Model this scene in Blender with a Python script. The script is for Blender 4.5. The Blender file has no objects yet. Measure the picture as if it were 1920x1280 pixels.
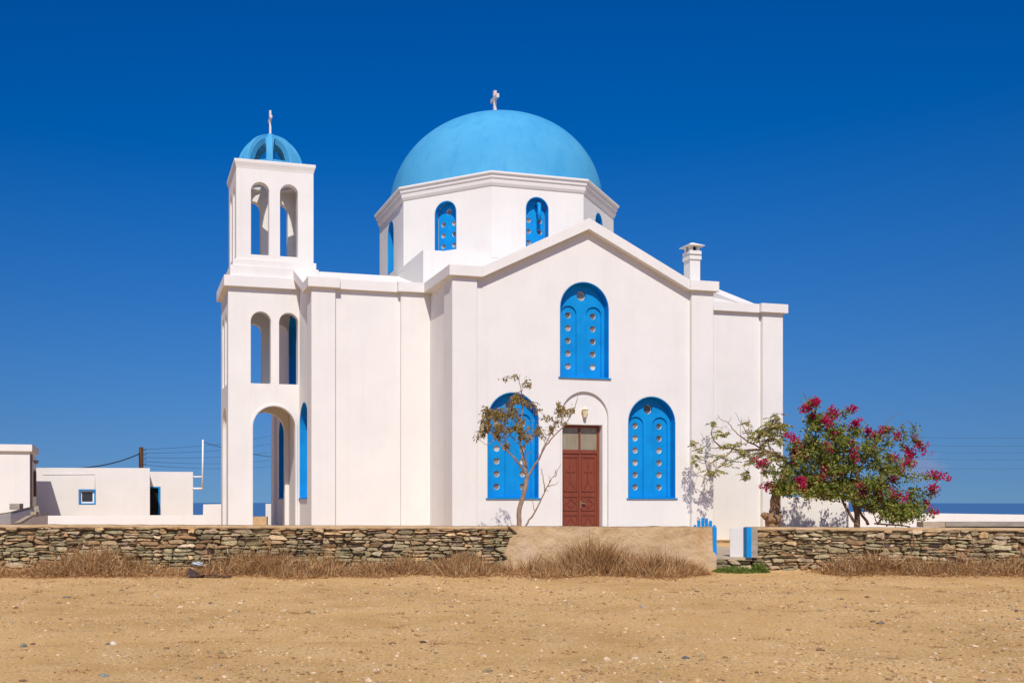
import bpy, bmesh, math, random
import numpy as np
from mathutils import Vector, Matrix, noise

R = math.radians
sc = bpy.context.scene
col = sc.collection

# ------------------------------------------------------------------ camera
EYE = 1.6
F, CX, HY = 1841.0, 731.0, 937.0            # lens in pixels of the 1920 px photograph, principal column, eye level row
cam_d = bpy.data.cameras.new('camera')
cam = bpy.data.objects.new('camera', cam_d); col.objects.link(cam)
cam.location = (0, 0, EYE); cam.rotation_euler = (R(90), 0, 0)
cam_d.sensor_width = 36; cam_d.lens = F * 36 / 1920
cam_d.shift_x = (960 - CX) / 1920; cam_d.shift_y = (HY - 640) / 1920
cam_d.clip_start = 0.1; cam_d.clip_end = 60000
sc.camera = cam

# ------------------------------------------------------------------ sky, sun, exposure
SUN_EL, SUN_TO = R(47), R(3)                # light travels towards +Y, 3 degrees to the right
w = bpy.data.worlds.new('World'); sc.world = w; w.use_nodes = True
nt = w.node_tree; nt.nodes.clear()
out = nt.nodes.new('ShaderNodeOutputWorld'); bg = nt.nodes.new('ShaderNodeBackground')
sky = nt.nodes.new('ShaderNodeTexSky'); sky.sky_type = 'NISHITA'; sky.sun_disc = False
sky.sun_elevation = SUN_EL; sky.sun_rotation = R(180) + SUN_TO
sky.altitude = 0; sky.air_density = 1.0; sky.dust_density = 1.0; sky.ozone_density = 5.0
# deep, polarised-looking blue: the pale band at the horizon is compressed, the colour a little more saturated
tcw = nt.nodes.new('ShaderNodeTexCoord'); sp = nt.nodes.new('ShaderNodeSeparateXYZ'); cb = nt.nodes.new('ShaderNodeCombineXYZ')
ma = nt.nodes.new('ShaderNodeMath'); ma.operation = 'MULTIPLY_ADD'; ma.inputs[1].default_value = 0.335; ma.inputs[2].default_value = 0.084
nt.links.new(tcw.outputs['Generated'], sp.inputs[0]); nt.links.new(sp.outputs[2], ma.inputs[0])
nt.links.new(sp.outputs[0], cb.inputs[0]); nt.links.new(sp.outputs[1], cb.inputs[1]); nt.links.new(ma.outputs[0], cb.inputs[2])
nrm_ = nt.nodes.new('ShaderNodeVectorMath'); nrm_.operation = 'NORMALIZE'; nt.links.new(cb.outputs[0], nrm_.inputs[0]); nt.links.new(nrm_.outputs[0], sky.inputs[0])
hs = nt.nodes.new('ShaderNodeHueSaturation'); hs.inputs['Saturation'].default_value = 1.145; hs.inputs['Value'].default_value = 0.122
gm = nt.nodes.new('ShaderNodeGamma'); gm.inputs[1].default_value = 2.0
bg.inputs[1].default_value = 0.10
nt.links.new(sky.outputs[0], gm.inputs[0]); nt.links.new(gm.outputs[0], hs.inputs['Color'])
tint = nt.nodes.new('ShaderNodeMix'); tint.data_type = 'RGBA'; tint.blend_type = 'MULTIPLY'; tint.inputs[0].default_value = 1.0
tint.inputs[7].default_value = (1.16, 0.885, 0.985, 1); nt.links.new(hs.outputs[0], tint.inputs[6])
# one faint small cloud low over the sea, right of the church
cdir = Vector(((1722 - CX) / F, 1, (HY - 876) / F)).normalized()
mpc = nt.nodes.new('ShaderNodeMapping'); mpc.inputs['Location'].default_value = tuple(-cdir); mpc.vector_type = 'POINT'
nt.links.new(tcw.outputs['Generated'], mpc.inputs[0])
sc_ = nt.nodes.new('ShaderNodeVectorMath'); sc_.operation = 'MULTIPLY'; sc_.inputs[1].default_value = (36, 36, 62); nt.links.new(mpc.outputs[0], sc_.inputs[0])
ln_ = nt.nodes.new('ShaderNodeVectorMath'); ln_.operation = 'LENGTH'; nt.links.new(sc_.outputs[0], ln_.inputs[0])
cn = nt.nodes.new('ShaderNodeTexNoise'); cn.inputs['Scale'].default_value = 95; cn.inputs['Detail'].default_value = 5; nt.links.new(tcw.outputs['Generated'], cn.inputs['Vector'])
cs = nt.nodes.new('ShaderNodeMath'); cs.operation = 'MULTIPLY_ADD'; cs.inputs[1].default_value = 1.5; nt.links.new(cn.outputs['Fac'], cs.inputs[0])
ng = nt.nodes.new('ShaderNodeMath'); ng.operation = 'MULTIPLY_ADD'; ng.inputs[1].default_value = -1.0; ng.inputs[2].default_value = 0.15; nt.links.new(ln_.outputs['Value'], ng.inputs[0]); nt.links.new(ng.outputs[0], cs.inputs[2])
mr = nt.nodes.new('ShaderNodeMapRange'); mr.inputs['From Min'].default_value = 0.0; mr.inputs['From Max'].default_value = 0.55; mr.inputs['To Max'].default_value = 0.42; mr.clamp = True; nt.links.new(cs.outputs[0], mr.inputs['Value'])
cmix = nt.nodes.new('ShaderNodeMix'); cmix.data_type = 'RGBA'; cmix.inputs[7].default_value = (3.0, 2.9, 4.6, 1)
nt.links.new(mr.outputs[0], cmix.inputs[0]); nt.links.new(tint.outputs[2], cmix.inputs[6])
nt.links.new(cmix.outputs[2], bg.inputs[0]); nt.links.new(bg.outputs[0], out.inputs[0])

sd = bpy.data.lights.new('sun', 'SUN'); sun = bpy.data.objects.new('sun', sd); col.objects.link(sun)
sd.energy = 4.2; sd.angle = R(0.5); sd.color = (1.0, 0.935, 0.83)
ldir = Vector((math.sin(SUN_TO) * math.cos(SUN_EL), math.cos(SUN_TO) * math.cos(SUN_EL), -math.sin(SUN_EL)))
sun.rotation_euler = ldir.to_track_quat('-Z', 'Y').to_euler(); sun.location = (-5, -20, 40)

vs = sc.view_settings
vs.view_transform = 'Standard'; vs.look = 'None'; vs.exposure = 0.02; vs.gamma = 1.0; vs.use_curve_mapping = False
sc.cycles.max_bounces = 6; sc.cycles.diffuse_bounces = 4; sc.cycles.use_denoising = True

# ------------------------------------------------------------------ materials
def srgb(r, g, b):
    f = lambda c: (c / 255 / 12.92) if c / 255 <= 0.04045 else ((c / 255 + 0.055) / 1.055) ** 2.4
    return (f(r), f(g), f(b), 1)

class Mat:
    def __init__(s, name, base=(0.5, 0.5, 0.5), rough=0.8, spec=0.3, metal=0.0):
        s.m = bpy.data.materials.new(name); s.m.use_nodes = True
        s.t = s.m.node_tree; s.b = s.t.nodes['Principled BSDF']
        s.b.inputs['Base Color'].default_value = (*base[:3], 1); s.b.inputs['Roughness'].default_value = rough
        s.b.inputs['Specular IOR Level'].default_value = spec; s.b.inputs['Metallic'].default_value = metal
        s.tc = s.t.nodes.new('ShaderNodeTexCoord')
    def node(s, kind, **kw):
        n = s.t.nodes.new(kind)
        for k, v in kw.items(): setattr(n, k, v)
        return n
    def link(s, a, b): s.t.links.new(a, b)
    def noise(s, scale, detail=4, rough=0.6, stretch=None, coord='Object'):
        n = s.node('ShaderNodeTexNoise'); n.inputs['Scale'].default_value = scale
        n.inputs['Detail'].default_value = detail; n.inputs['Roughness'].default_value = rough
        src = s.tc.outputs[coord]
        if stretch:
            mp = s.node('ShaderNodeMapping'); mp.inputs['Scale'].default_value = stretch
            s.link(src, mp.inputs[0]); src = mp.outputs[0]
        s.link(src, n.inputs['Vector']); return n.outputs['Fac']
    def ramp(s, fac, stops):
        r = s.node('ShaderNodeValToRGB'); e = r.color_ramp.elements
        while len(e) < len(stops): e.new(0.5)
        for el, (p, c) in zip(e, stops): el.position = p; el.color = (*c[:3], 1)
        s.link(fac, r.inputs[0]); return r.outputs[0]
    def mix(s, fac, a, b, mode='MIX'):
        n = s.node('ShaderNodeMix'); n.data_type = 'RGBA'; n.blend_type = mode
        for sock, v in ((n.inputs[0], fac), (n.inputs[6], a), (n.inputs[7], b)):
            if hasattr(v, 'links'): s.link(v, sock)
            elif isinstance(v, (int, float)): sock.default_value = v
            else: sock.default_value = (*v[:3], 1)
        return n.outputs[2]
    def base(s, c): s.link(c, s.b.inputs['Base Color'])
    def bump(s, h, strength=0.3, dist=0.02, bevel=0):
        n = s.node('ShaderNodeBump'); n.inputs['Strength'].default_value = strength; n.inputs['Distance'].default_value = dist
        s.link(h, n.inputs['Height'])
        if bevel:
            bv = s.node('ShaderNodeBevel'); bv.samples = 4; bv.inputs['Radius'].default_value = bevel
            s.link(bv.outputs[0], n.inputs['Normal'])
        s.link(n.outputs[0], s.b.inputs['Normal'])

M = {}
# whitewash: slightly uneven coats, faint rain streaks, trowel relief
a = Mat('whitewash', rough=0.9, spec=0.15)
c1 = a.ramp(a.noise(0.9, 5), [(0.3, (0.715, 0.689, 0.652)), (0.7, (0.768, 0.742, 0.702))])
c2 = a.mix(a.ramp(a.noise(1.6, 6, 0.7, (3.0, 3.0, 0.16)), [(0.52, (0, 0, 0)), (0.78, (0.35, 0.35, 0.35))]), c1, (0.64, 0.60, 0.55))
a.base(c2); a.bump(a.noise(3.5, 8, 0.62), 0.28, 0.02, bevel=0.025); M['white'] = a.m
a = Mat('painted_white', (0.82, 0.79, 0.76), 0.5, 0.4); a.bump(a.noise(20, 3), 0.1, 0.005); M['white_paint'] = a.m
a = Mat('blue_paint', rough=0.5, spec=0.2)
b1 = a.ramp(a.noise(2.2, 5), [(0.3, (0.001, 0.215, 0.555)), (0.72, (0.002, 0.285, 0.68))])
a.base(a.mix(a.ramp(a.noise(5, 8, 0.75, (1.5, 1.5, 0.5)), [(0.56, (0, 0, 0)), (0.74, (0.45, 0.45, 0.45))]), b1, (0.03, 0.34, 0.70)))
a.bump(a.noise(14, 4), 0.15, 0.006, bevel=0.012); M['blue'] = a.m
a = Mat('dome_blue', rough=0.75, spec=0.2)
n1 = a.ramp(a.noise(0.55, 6, 0.62), [(0.3, (0.052, 0.315, 0.585)), (0.7, (0.085, 0.375, 0.61))])
st = a.ramp(a.noise(1.1, 7, 0.7, (2.6, 2.6, 0.5)), [(0.5, (0, 0, 0)), (0.75, (0.6, 0.6, 0.6))])
a.base(a.mix(st, n1, (0.022, 0.255, 0.53))); a.bump(a.noise(2.2, 6), 0.35, 0.03, bevel=0.02); M['dome'] = a.m
a = Mat('door_wood', rough=0.5, spec=0.4)
a.base(a.ramp(a.noise(3, 6, 0.6, (6, 6, 0.7)), [(0.3, (0.175, 0.038, 0.018)), (0.7, (0.235, 0.056, 0.027))]))
a.bump(a.noise(8, 4, 0.6, (8, 8, 0.6)), 0.15, 0.004); M['door'] = a.m
a = Mat('pane_glass', rough=0.12, spec=0.6)
oi = a.node('ShaderNodeObjectInfo')
a.base(a.ramp(oi.outputs['Random'], [(0.0, (0.10, 0.085, 0.07)), (0.4, (0.25, 0.205, 0.17)), (0.8, (0.42, 0.35, 0.29)), (1.0, (0.55, 0.55, 0.46))]))
a.bump(a.noise(9, 3), 0.1, 0.01); M['pane'] = a.m
a = Mat('frosted_glass', rough=0.35, spec=0.5)
a.base(a.ramp(a.noise(6, 3, 0.5, (3, 3, 0.4)), [(0.3, (0.24, 0.20, 0.13)), (0.7, (0.31, 0.27, 0.19))])); M['frost'] = a.m
M['dark_glass'] = Mat('dark_glass', (0.03, 0.03, 0.028), 0.1, 0.6).m
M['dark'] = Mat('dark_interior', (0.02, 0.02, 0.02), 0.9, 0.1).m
M['brass'] = Mat('brass', (0.75, 0.58, 0.33), 0.3, 0.5, 0.9).m
M['lamp_glass'] = Mat('lamp_glass', (0.72, 0.62, 0.36), 0.25, 0.5).m
M['cream_metal'] = Mat('cream_metal', (0.72, 0.66, 0.5), 0.5, 0.4).m
a = Mat('cross_stone', rough=0.7); a.base(a.ramp(a.noise(6), [(0.3, (0.66, 0.56, 0.50)), (0.7, (0.78, 0.70, 0.64))])); M['cross'] = a.m
a = Mat('sand', rough=0.95, spec=0.1)
g1 = a.ramp(a.noise(0.33, 8, 0.66), [(0.36, (0.57, 0.35, 0.13)), (0.62, (0.77, 0.495, 0.205))])
g2 = a.mix(a.ramp(a.noise(1.3, 8, 0.7), [(0.45, (0, 0, 0)), (0.7, (0.6, 0.6, 0.6))]), g1, (0.74, 0.51, 0.27))
g3 = a.mix(a.ramp(a.noise(26, 5, 0.75), [(0.38, (0.85, 0.85, 0.85)), (0.52, (0, 0, 0))]), g2, (0.36, 0.20, 0.085))
g4 = a.mix(a.ramp(a.noise(38, 3, 0.7), [(0.60, (0, 0, 0)), (0.72, (0.8, 0.8, 0.8))]), g3, (0.80, 0.58, 0.36))
g5 = a.mix(a.ramp(a.noise(1.1, 9, 0.75, (0.45, 1.3, 1)), [(0.56, (0, 0, 0)), (0.70, (0.7, 0.7, 0.7))]), g4, (0.36, 0.20, 0.085))
g6 = a.mix(a.ramp(a.noise(75, 2, 0.6), [(0.33, (0.7, 0.7, 0.7)), (0.42, (0, 0, 0))]), g5, (0.40, 0.23, 0.10))
a.base(g6); a.bump(a.noise(22, 8, 0.72), 0.7, 0.03); M['sand'] = a.m
a = Mat('plaster', rough=0.95, spec=0.1)
p1 = a.ramp(a.noise(1.4, 8, 0.65), [(0.3, (0.46, 0.285, 0.13)), (0.5, (0.61, 0.42, 0.23)), (0.75, (0.67, 0.49, 0.32))])
p2 = a.mix(a.ramp(a.noise(3.5, 8, 0.75, (1, 1, 1.8)), [(0.55, (0, 0, 0)), (0.68, (0.7, 0.7, 0.7))]), p1, (0.36, 0.25, 0.14))
a.base(p2); a.bump(a.noise(6, 10, 0.75), 1.0, 0.06); M['plaster'] = a.m
a = Mat('stone', rough=0.9, spec=0.15)
vc = a.node('ShaderNodeVertexColor'); vc.layer_name = 'col'
sn = a.ramp(a.noise(9, 8, 0.72), [(0.30, (0.6, 0.57, 0.52)), (0.47, (1.12, 1.1, 1.07)), (0.70, (1.5, 1.44, 1.32))])
s0 = a.mix(1.0, vc.outputs[0], sn, 'MULTIPLY')
s1 = a.mix(a.ramp(a.noise(26, 5, 0.75, (1, 1, 2.2)), [(0.56, (0, 0, 0)), (0.68, (0.7, 0.7, 0.7))]), s0, (0.17, 0.125, 0.07))
s2 = a.mix(a.ramp(a.noise(5, 6, 0.7), [(0.62, (0, 0, 0)), (0.7, (0.55, 0.55, 0.55))]), s1, (0.42, 0.29, 0.12))
a.base(s2); a.bump(a.noise(14, 10, 0.78, (1, 1, 2)), 1.0, 0.05); M['stone'] = a.m
a = Mat('earth_core', (0.20, 0.13, 0.07), 0.95, 0.05); a.bump(a.noise(12, 8), 0.9, 0.05); M['core'] = a.m
a = Mat('concrete', rough=0.9, spec=0.15)
a.base(a.ramp(a.noise(2.5, 8, 0.7), [(0.3, (0.36, 0.28, 0.19)), (0.7, (0.52, 0.43, 0.31))])); a.bump(a.noise(14, 7), 0.5, 0.02); M['concrete'] = a.m
a = Mat('grey_concrete', rough=0.9, spec=0.15)
a.base(a.ramp(a.noise(3, 8, 0.7, (0.6, 3, 3)), [(0.3, (0.22, 0.19, 0.15)), (0.7, (0.40, 0.36, 0.30))])); a.bump(a.noise(14, 7), 0.5, 0.02); M['grey'] = a.m
a = Mat('weathered_wood', rough=0.9, spec=0.1)
a.base(a.ramp(a.noise(5, 6, 0.7, (8, 8, 0.6)), [(0.3, (0.075, 0.036, 0.022)), (0.7, (0.17, 0.088, 0.055))])); M['wood'] = a.m
a = Mat('sea_water', (0.06, 0.15, 0.32), 0.38, 0.4); a.bump(a.noise(0.02, 8, 0.7), 0.6, 3.0); M['sea'] = a.m
M['wire'] = Mat('wire', (0.03, 0.03, 0.035), 0.6).m
def leafmat(name, stops, trans=0.25, rough=0.55):
    a = Mat(name, rough=rough, spec=0.3)
    g = a.node('ShaderNodeNewGeometry')
    cc = a.ramp(g.outputs['Random Per Island'], stops); a.base(cc)
    tr = a.node('ShaderNodeBsdfTranslucent'); a.link(cc, tr.inputs[0])
    mx = a.node('ShaderNodeMixShader'); mx.inputs[0].default_value = trans
    o = [n for n in a.t.nodes if n.type == 'OUTPUT_MATERIAL'][0]
    a.link(a.b.outputs[0], mx.inputs[1]); a.link(tr.outputs[0], mx.inputs[2]); a.link(mx.outputs[0], o.inputs[0])
    return a.m
M['leaf_dry'] = leafmat('leaf_dry', [(0, (0.13, 0.085, 0.025)), (0.35, (0.25, 0.18, 0.04)), (0.7, (0.31, 0.245, 0.06)), (1, (0.40, 0.22, 0.08))])
M['leaf_yellow'] = leafmat('leaf_yellow', [(0, (0.13, 0.15, 0.02)), (0.45, (0.27, 0.28, 0.05)), (0.8, (0.48, 0.38, 0.13)), (1, (0.55, 0.42, 0.2))])
M['leaf_green'] = leafmat('leaf_green', [(0, (0.06, 0.105, 0.012)), (0.3, (0.14, 0.19, 0.022)), (0.65, (0.27, 0.30, 0.045)), (0.9, (0.40, 0.38, 0.09)), (1, (0.38, 0.24, 0.09))], 0.35)
M['bract'] = leafmat('bract', [(0, (0.28, 0.004, 0.045)), (0.6, (0.56, 0.008, 0.10)), (1, (0.72, 0.03, 0.16))], 0.3)
M['grass'] = leafmat('grass', [(0, (0.13, 0.058, 0.020)), (0.35, (0.31, 0.150, 0.052)), (0.7, (0.47, 0.260, 0.105)), (0.9, (0.60, 0.38, 0.175)), (1, (0.72, 0.52, 0.28))], 0.15, 0.8)
M['weed'] = leafmat('weed', [(0, (0.07, 0.12, 0.015)), (0.6, (0.15, 0.21, 0.03)), (1, (0.25, 0.28, 0.06))], 0.25, 0.7)
def barkmat(name, c0, c1):
    a = Mat(name, rough=0.9, spec=0.1)
    a.base(a.ramp(a.noise(7, 7, 0.7, (3, 3, 0.7)), [(0.3, c0), (0.7, c1)])); a.bump(a.noise(18, 6, 0.7, (3, 3, 0.6)), 0.8, 0.02); return a.m
M['bark'] = barkmat('bark_pale', (0.22, 0.14, 0.09), (0.42, 0.30, 0.21))
M['bark_dark'] = barkmat('bark_brown', (0.085, 0.052, 0.035), (0.26, 0.16, 0.10))
M['stump'] = barkmat('bark_stump', (0.16, 0.09, 0.05), (0.40, 0.25, 0.14))
a = Mat('pebble', rough=0.9, spec=0.15); vc = a.node('ShaderNodeVertexColor'); vc.layer_name = 'col'; a.base(vc.outputs[0]); M['pebble'] = a.m
a = Mat('cloth', (0.075, 0.045, 0.042), 0.9, 0.1); a.bump(a.noise(9, 5), 0.4, 0.02); M['cloth'] = a.m
M['plastic'] = Mat('pale_plastic', (0.50, 0.54, 0.57), 0.4, 0.4).m

# ------------------------------------------------------------------ helpers
def tag(o, label=None, cat=None, group=None, kind=None):
    if label: o['label'] = label
    if cat: o['category'] = cat
    if group: o['group'] = group
    if kind: o['kind'] = kind
    return o
def empty(name, loc=(0, 0, 0), rz=0.0, parent=None):
    o = bpy.data.objects.new(name, None); col.objects.link(o); o.location = loc; o.rotation_euler = (0, 0, rz)
    o.empty_display_size = 0.2; o.parent = parent; return o
def link(name, me, mat, parent=None):
    o = bpy.data.objects.new(name, me); col.objects.link(o)
    if mat is not None and not me.materials: me.materials.append(M[mat] if isinstance(mat, str) else mat)
    o.parent = parent; return o
def obj(name, bm, mat, parent=None, smooth=False, recalc=True):
    if recalc: bmesh.ops.recalc_face_normals(bm, faces=bm.faces[:])
    me = bpy.data.meshes.new(name); bm.to_mesh(me); bm.free()
    if smooth: me.polygons.foreach_set('use_smooth', [True] * len(me.polygons))
    return link(name, me, mat, parent)
def pyobj(name, v, f, mat, parent=None, smooth=False):
    me = bpy.data.meshes.new(name); me.from_pydata(v, [], f); me.update()
    if smooth: me.polygons.foreach_set('use_smooth', [True] * len(me.polygons))
    return link(name, me, mat, parent)
def add_box(bm, x0, x1, y0, y1, z0, z1, mp=None):
    P = [(x, y, z) for z in (z0, z1) for y in (y0, y1) for x in (x0, x1)]
    if mp: P = [mp(*p) for p in P]
    v = [bm.verts.new(p) for p in P]
    for q in ((0, 2, 3, 1), (4, 5, 7, 6), (0, 1, 5, 4), (2, 6, 7, 3), (0, 4, 6, 2), (1, 3, 7, 5)): bm.faces.new([v[i] for i in q])
def box(name, x0, x1, y0, y1, z0, z1, mat, parent=None, mp=None):
    bm = bmesh.new(); add_box(bm, x0, x1, y0, y1, z0, z1, mp); return obj(name, bm, mat, parent)
def add_prism(bm, outer, holes, c0, c1, mp):
    """2D outline (a, b) with holes, extruded from c0 to c1; mp maps (a, b, c) into space"""
    tmp = bmesh.new(); edges = []
    for loop in [outer] + list(holes):
        vv = [tmp.verts.new((p[0], p[1], c0)) for p in loop]
        edges += [tmp.edges.new((vv[i], vv[(i + 1) % len(vv)])) for i in range(len(vv))]
    bmesh.ops.triangle_fill(tmp, use_beauty=True, use_dissolve=False, edges=edges)
    r = bmesh.ops.extrude_face_region(tmp, geom=tmp.faces[:])
    for e in r['geom']:
        if isinstance(e, bmesh.types.BMVert): e.co.z = c1
    bmesh.ops.recalc_face_normals(tmp, faces=tmp.faces[:])
    tmp.verts.index_update(); vv = [bm.verts.new(mp(*v.co)) for v in tmp.verts]
    for f in tmp.faces: bm.faces.new([vv[v.index] for v in f.verts])
    tmp.free()
def prism(name, outer, holes, c0, c1, mp, mat, parent=None):
    bm = bmesh.new(); add_prism(bm, outer, holes, c0, c1, mp); return obj(name, bm, mat, parent)
def arch(cx, z0, z1, wd, n=20):
    r = wd / 2
    return [(cx - r, z0), (cx + r, z0)] + [(cx + r * math.cos(t), z1 - r + r * math.sin(t)) for t in np.linspace(0, math.pi, n)]
def circ(cx, cz, r, n=18): return [(cx + r * math.cos(t), cz + r * math.sin(t)) for t in np.linspace(0, 2 * math.pi, n, endpoint=False)]
def add_lathe(bm, prof, n, c=(0, 0), a0=0.0, cap=True):
    rings = [[bm.verts.new((c[0] + r * math.cos(a0 + 2 * math.pi * i / n), c[1] + r * math.sin(a0 + 2 * math.pi * i / n), z)) for i in range(n)] for r, z in prof]
    for A, B in zip(rings, rings[1:]):
        for i in range(n): bm.faces.new((A[i], A[(i + 1) % n], B[(i + 1) % n], B[i]))
    if cap: bm.faces.new(rings[0][::-1]); bm.faces.new(rings[-1])
def tube(V, Fc, pts, rad, n=6):
    pts = [Vector(p) for p in pts]; base = len(V)
    for i, p in enumerate(pts):
        d = (pts[min(i + 1, len(pts) - 1)] - pts[max(i - 1, 0)]).normalized()
        u = d.cross(Vector((0.13, 0.97, 0.21))).normalized(); v = d.cross(u)
        for k in range(n):
            t = 2 * math.pi * k / n; V.append(p + (u * math.cos(t) + v * math.sin(t)) * rad[i])
    for i in range(len(pts) - 1):
        for k in range(n):
            a_, b_ = base + i * n + k, base + i * n + (k + 1) % n
            Fc.append((a_, b_, b_ + n, a_ + n))
    Fc.append(tuple(base + k for k in range(n))[::-1]); Fc.append(tuple(base + (len(pts) - 1) * n + k for k in range(n)))
def tubes(name, lines, mat, parent=None, n=6):
    V, Fc = [], []
    for pts, rad in lines: tube(V, Fc, pts, rad if isinstance(rad, (list, tuple)) else [rad] * len(pts), n)
    return pyobj(name, V, Fc, mat, parent, True)
def pix(x, y, Y): return Vector(((x - CX) / F * Y, Y, EYE + (HY - y) / F * Y))

# ------------------------------------------------------------------ terrain, sea
def ground_z(x, y):
    b = 0.025 * noise.noise(Vector((x * 0.25, y * 0.25, 0))) + 0.012 * noise.noise(Vector((x * 1.1, y * 1.1, 3)))
    t = min(1, max(0, (y - 21.55) / 0.35)); z = b * (1 - t) + t * 0.29
    if 19.9 < y <= 21.6: z += 0.05 * (y - 19.9) / 1.7
    if y > 52: z -= (y - 52) * 0.19
    dx = max(0, abs(x - 3) - 60); z -= dx * 0.12
    if y < -30: z -= (-30 - y) * 0.02
    return max(z, -95)
xs = sorted(set([round(v, 3) for v in np.concatenate([np.linspace(-14, 20, 120), np.linspace(-60, -14, 14), np.linspace(20, 66, 14), [-900, -400, -150, 160, 400, 900]])]))
ys = sorted(set([round(v, 3) for v in np.concatenate([np.linspace(4, 21.5, 80), np.linspace(21.5, 22.0, 6), np.linspace(22, 60, 24), [-300, -100, -30, -10, 80, 120, 200, 300, 420, 600]])]))
V = [(x, y, ground_z(x, y)) for y in ys for x in xs]; nx = len(xs)
Fc = [(j * nx + i, j * nx + i + 1, (j + 1) * nx + i + 1, (j + 1) * nx + i) for j in range(len(ys) - 1) for i in range(nx - 1)]
tag(pyobj('ground', V, Fc, 'sand', smooth=True), kind='structure')
SEA = -80.0
n = 96; V = [(0, 0, SEA)]; Fc = []
for k, r in enumerate((300, 1500, 6000, 29400)):
    for i in range(n): V.append((r * math.cos(2 * math.pi * i / n), r * math.sin(2 * math.pi * i / n), SEA))
for i in range(n): Fc.append((0, 1 + i, 1 + (i + 1) % n))
for k in range(3):
    for i in range(n): Fc.append((1 + k * n + i, 1 + (k + 1) * n + i, 1 + (k + 1) * n + (i + 1) % n, 1 + k * n + (i + 1) % n))
tag(pyobj('sea', V, Fc, 'sea'), kind='structure')

# ------------------------------------------------------------------ church
TH = R(14.92); D1 = 27.5; X1 = (848 - CX) / F * D1
def church_to_world(u, v, z): return Vector((X1 + u * math.cos(TH) - v * math.sin(TH), D1 + u * math.sin(TH) + v * math.cos(TH), z))
church = empty('church', (X1, D1, 0), TH)
tag(church, 'white cruciform church with large pale blue dome and blue arched windows', 'church')
UZ = lambda a_, b_, c_: (a_, c_, b_)           # outline in (u, z), extruded along v
VZ = lambda a_, b_, c_: (c_, a_, b_)           # outline in (v, z), extruded along u
B0 = -0.25

def make_window(parent, mp, cx, z0, z1, wd, rows, d=0.235, big=True, step=0.366, first=0.33, holes_dx=0.40, subarch=True, r=0.092, face=0.0):
    """blue recessed arched window: lining, pierced panel with two arched fields, round panes, sill"""
    L = lambda a_, b_, c_: mp(a_, b_, c_ + face)
    win = prism('window', arch(cx, z0 + 0.003, z1 - 0.003, wd - 0.006), [arch(cx, z0 + 0.022, z1 - 0.022, wd - 0.044)], -0.004, d + 0.01, L, 'blue', parent)
    iw = wd - 0.05
    hl = []
    for k in range(rows):
        for s in (-1, 1): hl.append((cx + s * holes_dx, z0 + first + k * step, r))
    if big: hl.append((cx, z1 - (0.36 if wd > 1.2 else 0.3), 0.145 if wd > 1.2 else 0.1))
    bm = bmesh.new()
    if subarch:
        top = z0 + first + (rows - 1) * step + 0.27
        fh = [arch(cx + s * holes_dx, z0 + 0.026, top, 0.5, 14) for s in (-1, 1)]
        fh += [circ(*h) for h in hl if abs(h[0] - cx) < 0.01]
        add_prism(bm, arch(cx, z0 + 0.0245, z1 - 0.025, iw), fh, d, d + 0.045, L)
    add_prism(bm, arch(cx, z0 + 0.025, z1 - 0.025, iw), [circ(*h) for h in hl], d + 0.045, d + 0.13, L)
    obj('panel', bm, 'blue', win)
    for h in hl:
        prism('pane', circ(h[0], h[1], h[2] - 0.008), [], d + 0.098, d + 0.115, L, 'pane', win)
        prism('pane_rim', circ(h[0], h[1], h[2] - 0.002), [circ(h[0], h[1], h[2] - 0.009)], d + 0.064, d + 0.12, L, 'white_paint', win)
    if wd > 1.2: box('sill', cx - wd / 2 - 0.055, cx + wd / 2 + 0.055, z0 - 0.030, z0 + 0.0005, -0.045, -0.006, 'blue', win, L)
    return win

def gable(a0, a1, am, eave, apex, base=B0): return [(a0, base), (a1, base), (a1, eave), (am, apex), (a0, eave)]

# front wall (recessed 0.12 behind the corner pilasters)
FW = 0.12
wl = [(1.88, 1.66, 4.68, 1.57), (6.30, 1.66, 4.68, 1.57)]; wu = (4.11, 5.17, 7.96, 1.56)
holes = [arch(c, z0, z1, wd) for c, z0, z1, wd in wl + [wu]] + [arch(4.11, B0 + 0.05, 4.76, 1.53, 28)]
prism('front_wall', gable(0.125, 8.175, 4.15, 7.98, 9.58), holes, FW, FW + 0.42, UZ, 'white', church)
for c, z0, z1, wd in wl: make_window(church, lambda a_, b_, c_: (a_, c_ + FW, b_), c, z0, z1, wd, 6)
make_window(church, lambda a_, b_, c_: (a_, c_ + FW, b_), wu[0], wu[1], wu[2], wu[3], 5, step=0.374, first=0.36)
# door niche
prism('door_niche', arch(4.11, B0 + 0.06, 4.757, 1.526, 28), [[(3.44, B0 + 0.08), (4.72, B0 + 0.08), (4.72, 3.80), (3.44, 3.80)]], FW + 0.075, FW + 0.34, UZ, 'white', church)
DV = FW + 0.29
door = empty('door', (0, 0, 0), 0, church)
DW0, DW1, DZ0, DZ1 = 3.447, 4.713, 0.42, 3.792
dm = 0.5 * (DW0 + DW1)
bm = bmesh.new()
for (x0, x1, z0, z1) in ((DW0, DW0 + 0.07, DZ0, DZ1), (DW1 - 0.07, DW1, DZ0, DZ1), (DW0 + 0.07, DW1 - 0.07, DZ1 - 0.06, DZ1), (DW0 + 0.07, DW1 - 0.07, 2.97, 3.08), (dm - 0.025, dm + 0.025, 3.08, DZ1 - 0.06)):
    add_box(bm, x0, x1, DV - 0.03, DV + 0.06, z0, z1)
obj('door_frame', bm, 'door', door)
for x0, x1 in ((DW0 + 0.07, dm - 0.025), (dm + 0.025, DW1 - 0.07)): box('transom_pane', x0, x1, DV + 0.01, DV + 0.03, 3.08, DZ1 - 0.06, 'frost', door)
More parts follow.
